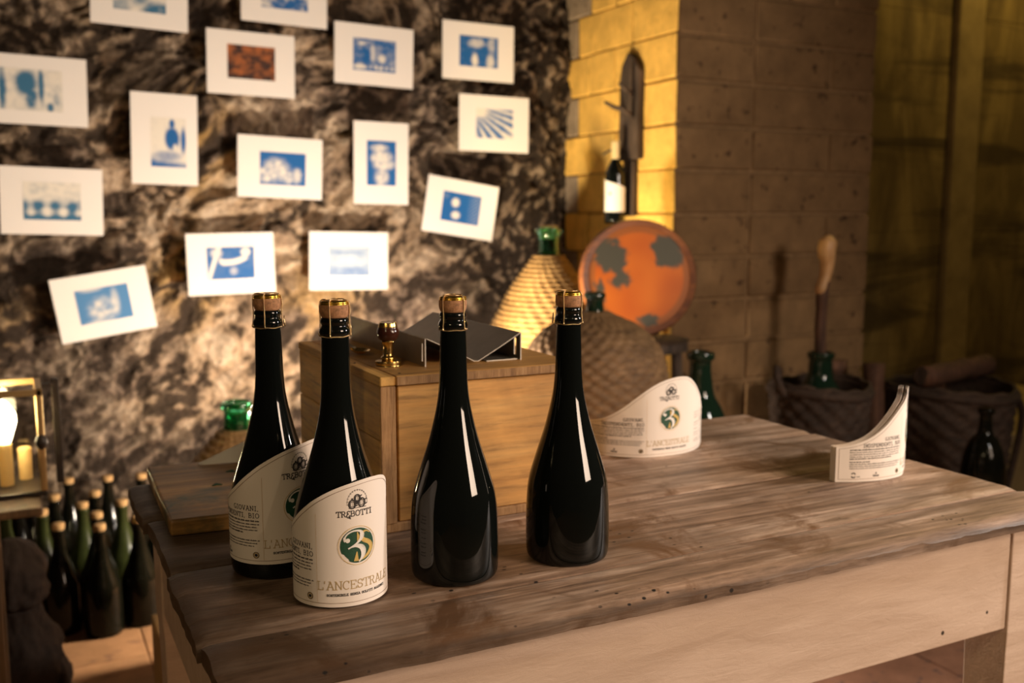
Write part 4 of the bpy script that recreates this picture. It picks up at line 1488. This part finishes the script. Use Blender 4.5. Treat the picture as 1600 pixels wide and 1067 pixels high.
# ------------------------------------------------------------------ bottle hanger on the lit side of the pier
hg = thing('bottle_hanger', 'dark old wooden board with pegs fixed to the yellow stone corner', 'bottle hanger', (2.03, 3.045, 1.50))
hb = MB()
prof = [(-.062, -.155), (.066, -.16), (.060, .13), (.050, .18), (.012, .225), (-.030, .20), (-.066, .155), (-.060, 0)]
n = len(prof)
hb.add([(-.012, y, z) for y, z in prof] + [(.016, y, z) for y, z in prof], [tuple(range(n)), tuple(range(2 * n - 1, n - 1, -1))] + [(k, (k + 1) % n, n + (k + 1) % n, n + k) for k in range(n)])
hb.build('back_board', M['old_wood'], hg, bevel=.004)
for y, z in ((-.050, .075), (-.055, -.005), (.045, .02)):
    MB().tube([(-.005, y * .5, z), (-.05, y * .8, z + .012), (-.085, y, z + .030)], [.009, .008, .006], 8).build('peg', M['old_wood'], hg, smooth=True)
MB().tube([(-.010, .03, -.13), (-.05, .06, -.12), (-.062, .09, -.135)], [.006, .005, .004], 8).build('peg', M['old_wood'], hg, smooth=True)
MB().box(-.010, .012, -.03, .035, -.36, -.16).build('lower_slat', M['old_wood'], hg, bevel=.004)
wbn = thing('wine_bottle', 'dark wine bottle with slanted white label hanging on the wooden hanger', 'bottle', (1.965, 3.045, 1.116))
MB().lathe(dense([(0, .004), (.025, .0), (.034, .003), (.0365, .012), (.0365, .165), (.034, .185), (.024, .208), (.0160, .225), (.0142, .24), (.0140, .28)], 3), 40).build('glass_body', M['black_glass'], wbn, smooth=True)
MB().lathe([(.0150, .228), (.0152, .288), (.0148, .292), (0, .292)], 28, cap0=False).build('capsule', M['yellow_foil'], wbn, smooth=True)


def wl(a, b):
    an = radians(-215) + radians(170) * a
    z0, z1 = .040, .158 - .032 * a
    return (.0369 * cos(an), .0369 * sin(an), z0 + (z1 - z0) * b)


lb = MB().grid(wl, 28, 6).build('label', M['white_label'], wbn, smooth=True)
MB().lathe([(0, 0), (.005, 0), (.005, .0005), (0, .0005)], 12).build('printed_mark', M['ink_gold'], lb)
mk = lb.children[0]
an = radians(-150)
mk.location = (.0369 * cos(an), .0369 * sin(an), .105)
mk.rotation_euler = (0, PI / 2, an)

# ------------------------------------------------------------------ dark corner on the right: basket, vine root, logs
bk = thing('wicker_basket', 'dark old wicker basket with root stuck bottle inside, near the stone pier', 'basket', (2.52, 2.56, 0))


def basket(root, r0, r1, h, mat):
    def mod(r, z, a):
        k = int(z / .03)
        return r + .008 * (1 if k % 2 else -1) * sin(a * 16) * abs(sin(PI * z / .03))**.6
    prof = [(r0 + (r1 - r0) * (k / 90), h * k / 90) for k in range(91)]
    inner = [(r1 - .02 - (r1 - r0) * k / 12, h * (1 - k / 12) + .01) for k in range(13)]
    MB().lathe(prof, 128, mod=mod, cap1=False).build('woven_side', mat, root, smooth=True)
    MB().lathe(inner, 48, cap0=False).build('inner_wall', mat, root, smooth=True)
    ring = [((r1) * cos(2 * PI * i / 60), (r1) * sin(2 * PI * i / 60), h + .006 + .008 * sin(4 * PI * i / 60 + 1)) for i in range(60)]
    q = MB()
    q.tube(ring, .016, 8, closed=True)
    q.tube([(x * .985, y * .985, z + .018 + .004 * sin(i * 1.3)) for i, (x, y, z) in enumerate(ring)], .009, 6, closed=True)
    q.build('rolled_rim', mat, root, smooth=True)


basket(bk, .14, .170, .53, M['wicker_dark'])
for sgn in (1,):
    hp = [(-.18, -.02, .53), (-.21, -.02, .58), (-.20, .0, .62), (-.165, .03, .60), (-.15, .06, .56)]
    MB().tube(catmull(hp, 6), .014, 8).build('handle', M['wicker_dark'], bk, smooth=True)
nb = thing('green_bottle', 'dark green bottle neck holding the vine root, standing in the dark basket', 'bottle', (2.52, 2.56, .022))
MB().lathe(dense([(0, 0), (.10, 0), (.12, .02), (.125, .25), (.115, .40), (.075, .50), (.046, .555), (.041, .60), (.040, .622), (.046, .626), (.047, .640), (.043, .644), (.034, .642), (.032, .60), (0, .59)], 4), 40).build('glass_body', M['dark_green_glass'], nb, smooth=True)
rt = thing('vine_root', 'gnarled upright vine root, dark below and peeled pale at the top', 'root', (2.52, 2.56, .63))
pts = catmull([(.0, .0, -.0), (-.004, .0, .05), (-.008, .0, .12), (-.002, .004, .18), (-.006, .0, .24), (.004, 0, .29)], 6)
MB().tube(pts, [.020 + .004 * noise.noise(p * 40) for p in pts], 14).build('bark_shaft', M['vine_dark'], rt, smooth=True)
pts = catmull([(-.004, 0, .235), (-.012, 0, .262), (.004, 0, .30), (.012, .0, .35), (.006, 0, .39), (.012, 0, .42), (.016, 0, .445)], 6)
rr = [interp([(.22, .014), (.262, .020), (.30, .020), (.34, .023), (.39, .031), (.42, .030), (.438, .018), (.446, .006)], p.z) * (1 + .10 * noise.noise(p * 60)) for p in pts]
MB().tube(pts, rr, 16).build('peeled_top', M['vine_light'], rt, smooth=True)
b2 = thing('wicker_basket', 'large dark wicker basket of vine logs at the right behind the table', 'basket', (3.06, 2.46, 0))
basket(b2, .19, .225, .50, M['wicker_dark'])
pts = catmull([(.12, -.19, .50), (.20, -.16, .42), (.235, -.12, .28), (.22, -.10, .12)], 6)
MB().tube(pts, .013, 8).build('handle', M['wicker_dark'], b2, smooth=True)


def log(label, p0, p1, r, group):
    t = thing('vine_log', label, 'log', p0, group=group)
    a, b = Vector((0, 0, 0)), Vector(p1) - Vector(p0)
    pts = [a.lerp(b, k / 8) + Vector((noise.noise(Vector((k, r * 90, 1))), noise.noise(Vector((k, 5, r * 90))), noise.noise(Vector((3, k, r * 70))))) * r * .25 for k in range(9)]
    MB().tube(pts, [r * (1 + .18 * noise.noise(Vector((k * .8, r * 50, 2)))) for k in range(9)], 14).build('bark', M['vine_dark'], t, smooth=True)
    d = b.normalized()
    e = MB().tube([pts[0] - d * .002, pts[0] + d * .004], r * .86, 14).build('cut_end', M['old_wood'], t)
    return t


G = 'vine logs in the dark corner'
log('vine log leaning against the pier, just right of the root bottle', (2.765, 2.67, .0), (2.760, 2.72, .60), .036, G)
log('vine log standing between the two dark baskets, thicker and taller one', (2.768, 2.52, .0), (2.775, 2.56, .61), .038, G)
log('vine log lying across the top of the large dark basket', (2.85, 2.40, .575), (3.23, 2.44, .590), .038, G)
log('vine log sticking up out of the large dark basket', (3.06, 2.50, .15), (3.09, 2.56, .54), .045, G)
sb = thing('glass_demijohn', 'small dark glass demijohn at the far right behind the table', 'demijohn', (2.81, 2.11, 0))
MB().lathe(dense([(0, 0), (.06, 0), (.070, .02), (.072, .22), (.066, .34), (.045, .41), (.026, .435), (.020, .47), (.020, .50), (.025, .503), (.025, .518), (.020, .520), (0, .518)], 4), 36).build('glass_body', M['dusty_glass'], sb, smooth=True)

# ------------------------------------------------------------------ bottles stored on the floor at the left
FB = [(0, 0), (.030, 0), (.042, .002), (.0445, .012), (.0445, .115), (.042, .140), (.034, .170), (.025, .200), (.018, .228), (.0155, .250), (.0145, .275), (.0150, .277), (.0165, .279), (.0165, .287), (.0148, .289), (.013, .290)]
FB = [(r * (1.13 if z < .16 else 1.04), z) for r, z in FB]
fb_body = MB().lathe(dense(FB, 2), 28)


def floor_bottle(label, x, y, kind, rot=0.0):
    t = thing('champagne_bottle', label, 'bottle', (x, y, 0), rot, 'old sparkling wine bottles on the floor')
    fb_body_o = MB()
    fb_body_o.v, fb_body_o.f = fb_body.v, fb_body.f
    fb_body_o.build('glass_body', M[('dusty_glass', 'dusty_green')[kind]], t, smooth=True)
    MB().lathe(dense([(.012, .287), (.0150, .290), (.0168, .296), (.0166, .304), (.0145, .3075), (0, .3085)], 2), 20).build('cork', M['old_cork'], t, smooth=True)
    return t


FBL = [
    ('dark floor bottle in the front row with the brightest cork, middle of three', .170, 2.83, 0),
    ('dark floor bottle in the front row, left of three', .070, 2.89, 0),
    ('dark floor bottle in the front row, right of three beside the table leg', .272, 2.86, 0),
    ('dusty green floor bottle second from the stone urn, pale glass shoulders', .034, 3.05, 1),
    ('dusty green floor bottle beside the stone urn, tallest on the left', -.062, 3.12, 1),
    ('dark floor bottle close behind the stone urn at the stand', -.118, 2.95, 0),
    ('dark floor bottle directly behind the middle one of the front row', .172, 2.952, 0),
    ('dusty green floor bottle between the front left and front middle ones, one row back', .142, 3.075, 1),
    ('dusty green floor bottle one row behind the front right one', .248, 3.05, 1),
    ('dark floor bottle in the third row, above the left front bottle', .072, 3.20, 0),
    ('dark floor bottle in the third row, behind the dusty green middle one', .185, 3.19, 0),
    ('dark floor bottle in the third row, beside the table corner', .352, 3.045, 0),
    ('dark floor bottle in the rear row at the rock wall, leftmost', .010, 3.36, 0),
    ('dark floor bottle in the rear row at the rock wall, second from the left', .120, 3.385, 0),
    ('dark floor bottle in the rear row at the rock wall, third from the left', .235, 3.36, 0),
    ('dark floor bottle in the rear row at the rock wall, rightmost', .335, 3.34, 0),
    ('dark floor bottle third row, under the lantern', -.03, 3.24, 0),
]
for k, (lb_, x, y, kd) in enumerate(FBL):
    floor_bottle(lb_, x, y, kd, k * .7)

# stone urn, lamp stand, lantern, carton
ur = thing('stone_urn', 'dark rough stone urn with domed lid on the floor beside the lamp stand', 'urn', (-.045, 2.52, 0))
rmod = lambda r, z, a: r * (1 + .16 * noise.fractal(Vector((cos(a) * 2.2, sin(a) * 2.2, z * 16)), .8, 2, 4))
MB().lathe(dense([(0, 0), (.105, 0), (.110, .02), (.105, .10), (.085, .15), (.066, .19), (.060, .23)], 8), 90, mod=rmod).build('body', M['urn'], ur, smooth=True)
MB().lathe(dense([(.055, .23), (.078, .25), (.082, .29), (.074, .33), (.050, .37), (.020, .39), (0, .392)], 8), 90, mod=rmod).build('lid', M['urn'], ur, smooth=True)

sd = thing('lamp_stand', 'brown wooden stand at the left frame edge carrying the lit lantern', 'stand', (-.20, 2.17, 0))
for x in (-.13, .13):
    for y in (-.11, .11):
        MB().box(x - .014, x + .014, y - .014, y + .014, 0, .575).build('leg', M['stand_wood'], sd, bevel=.003)
MB().box(-.125, .125, -.105, .105, .10, .115).build('shelf', M['stand_wood'], sd, bevel=.002)
MB().box(-.120, .120, .100, .108, .115, .55).build('back_panel', M['old_wood'], sd, bevel=.002)
MB().box(.118, .126, -.096, .096, .115, .55).build('side_panel', M['old_wood'], sd, bevel=.002)
MB().box(-.155, .225, -.135, .135, .575, .592).build('top', M['stand_wood'], sd, bevel=.004)

ln = thing('lantern', 'brass framed lantern with glowing bulb on the lamp stand at the left frame edge', 'lantern', (-.045, 2.20, .592))
LS, LH = .082, .215
MB().box(-LS, LS, -LS, LS, 0, .010).build('tray', M['iron'], ln, bevel=.003)
for sx in (-1, 1):
    for sy in (-1, 1):
        MB().box(sx * LS * .93 - .006, sx * LS * .93 + .006, sy * LS * .93 - .006, sy * LS * .93 + .006, .010, LH).build('post', M['lantern_brass'], ln, bevel=.002)
for y_ in (-.034, .030):
    MB().box(LS * .93 - .003, LS * .93 + .003, y_ - .004, y_ + .004, .010, LH - .01).build('glazing_bar', M['lantern_brass'], ln, bevel=.001)
MB().box(LS + .020, LS + .034, .01, .03, 0, LH + .005).build('side_post', M['iron'], ln, bevel=.002)
MB().box(LS - .01, LS + .034, .012, .028, LH - .012, LH - .004).build('side_bracket', M['iron'], ln)
fr = MB()
for s_ in (-1, 1):
    fr.box(-LS, LS, s_ * LS * .93 - .006, s_ * LS * .93 + .006, LH - .012, LH).box(s_ * LS * .93 - .006, s_ * LS * .93 + .006, -LS, LS, LH - .012, LH)
fr.build('top_frame', M['lantern_brass'], ln)
for sx, sy in ((1, 0), (0, -1), (0, 1)):
    if sx:
        MB().box(LS * .93 - .001, LS * .93 + .001, -LS * .87, LS * .87, .010, LH - .012).build('glass_pane', M['clear_glass'], ln)
    else:
        MB().box(-LS * .87, LS * .87, sy * LS * .93 - .001, sy * LS * .93 + .001, .010, LH - .012).build('glass_pane', M['clear_glass'], ln)
for cx_, cy_, h in ((0.01, 0.0, .085), (-.035, -.045, .06), (.045, .040, .065)):
    MB().lathe([(0, .010), (.013, .010), (.013, .010 + h), (.010, .012 + h), (0, .012 + h)], 20, (cx_, cy_, 0)).build('candle_sleeve', M['candle'], ln, smooth=True, auto=40)
MB().lathe(dense([(0, .115), (.010, .116), (.014, .125), (.022, .150), (.024, .165), (.018, .185), (.008, .200), (0, .205)], 3), 24, (.01, 0, -.018)).build('bulb', M['bulb'], ln, smooth=True)
MB().lathe(dense([(0, -.01), (.008, 0), (.012, .012), (.008, .024), (.002, .036), (0, .04)], 3), 16, (LS * .93, -LS * .93, LH * .45)).build('finial', M['iron'], ln, smooth=True)
lpt = point_light('lantern_lamp', (-.035, 2.20, .592 + .150), 3.0, (1.0, .72, .36), .025)

ct = MB().box(-.09, .09, -.08, .08, 0, .28).build('cardboard_carton', M['carton'], bevel=.003)
ct.location = (.316, 2.11, 0)
tag(ct, 'small tan carton on the floor beside the rear left table leg', 'carton')
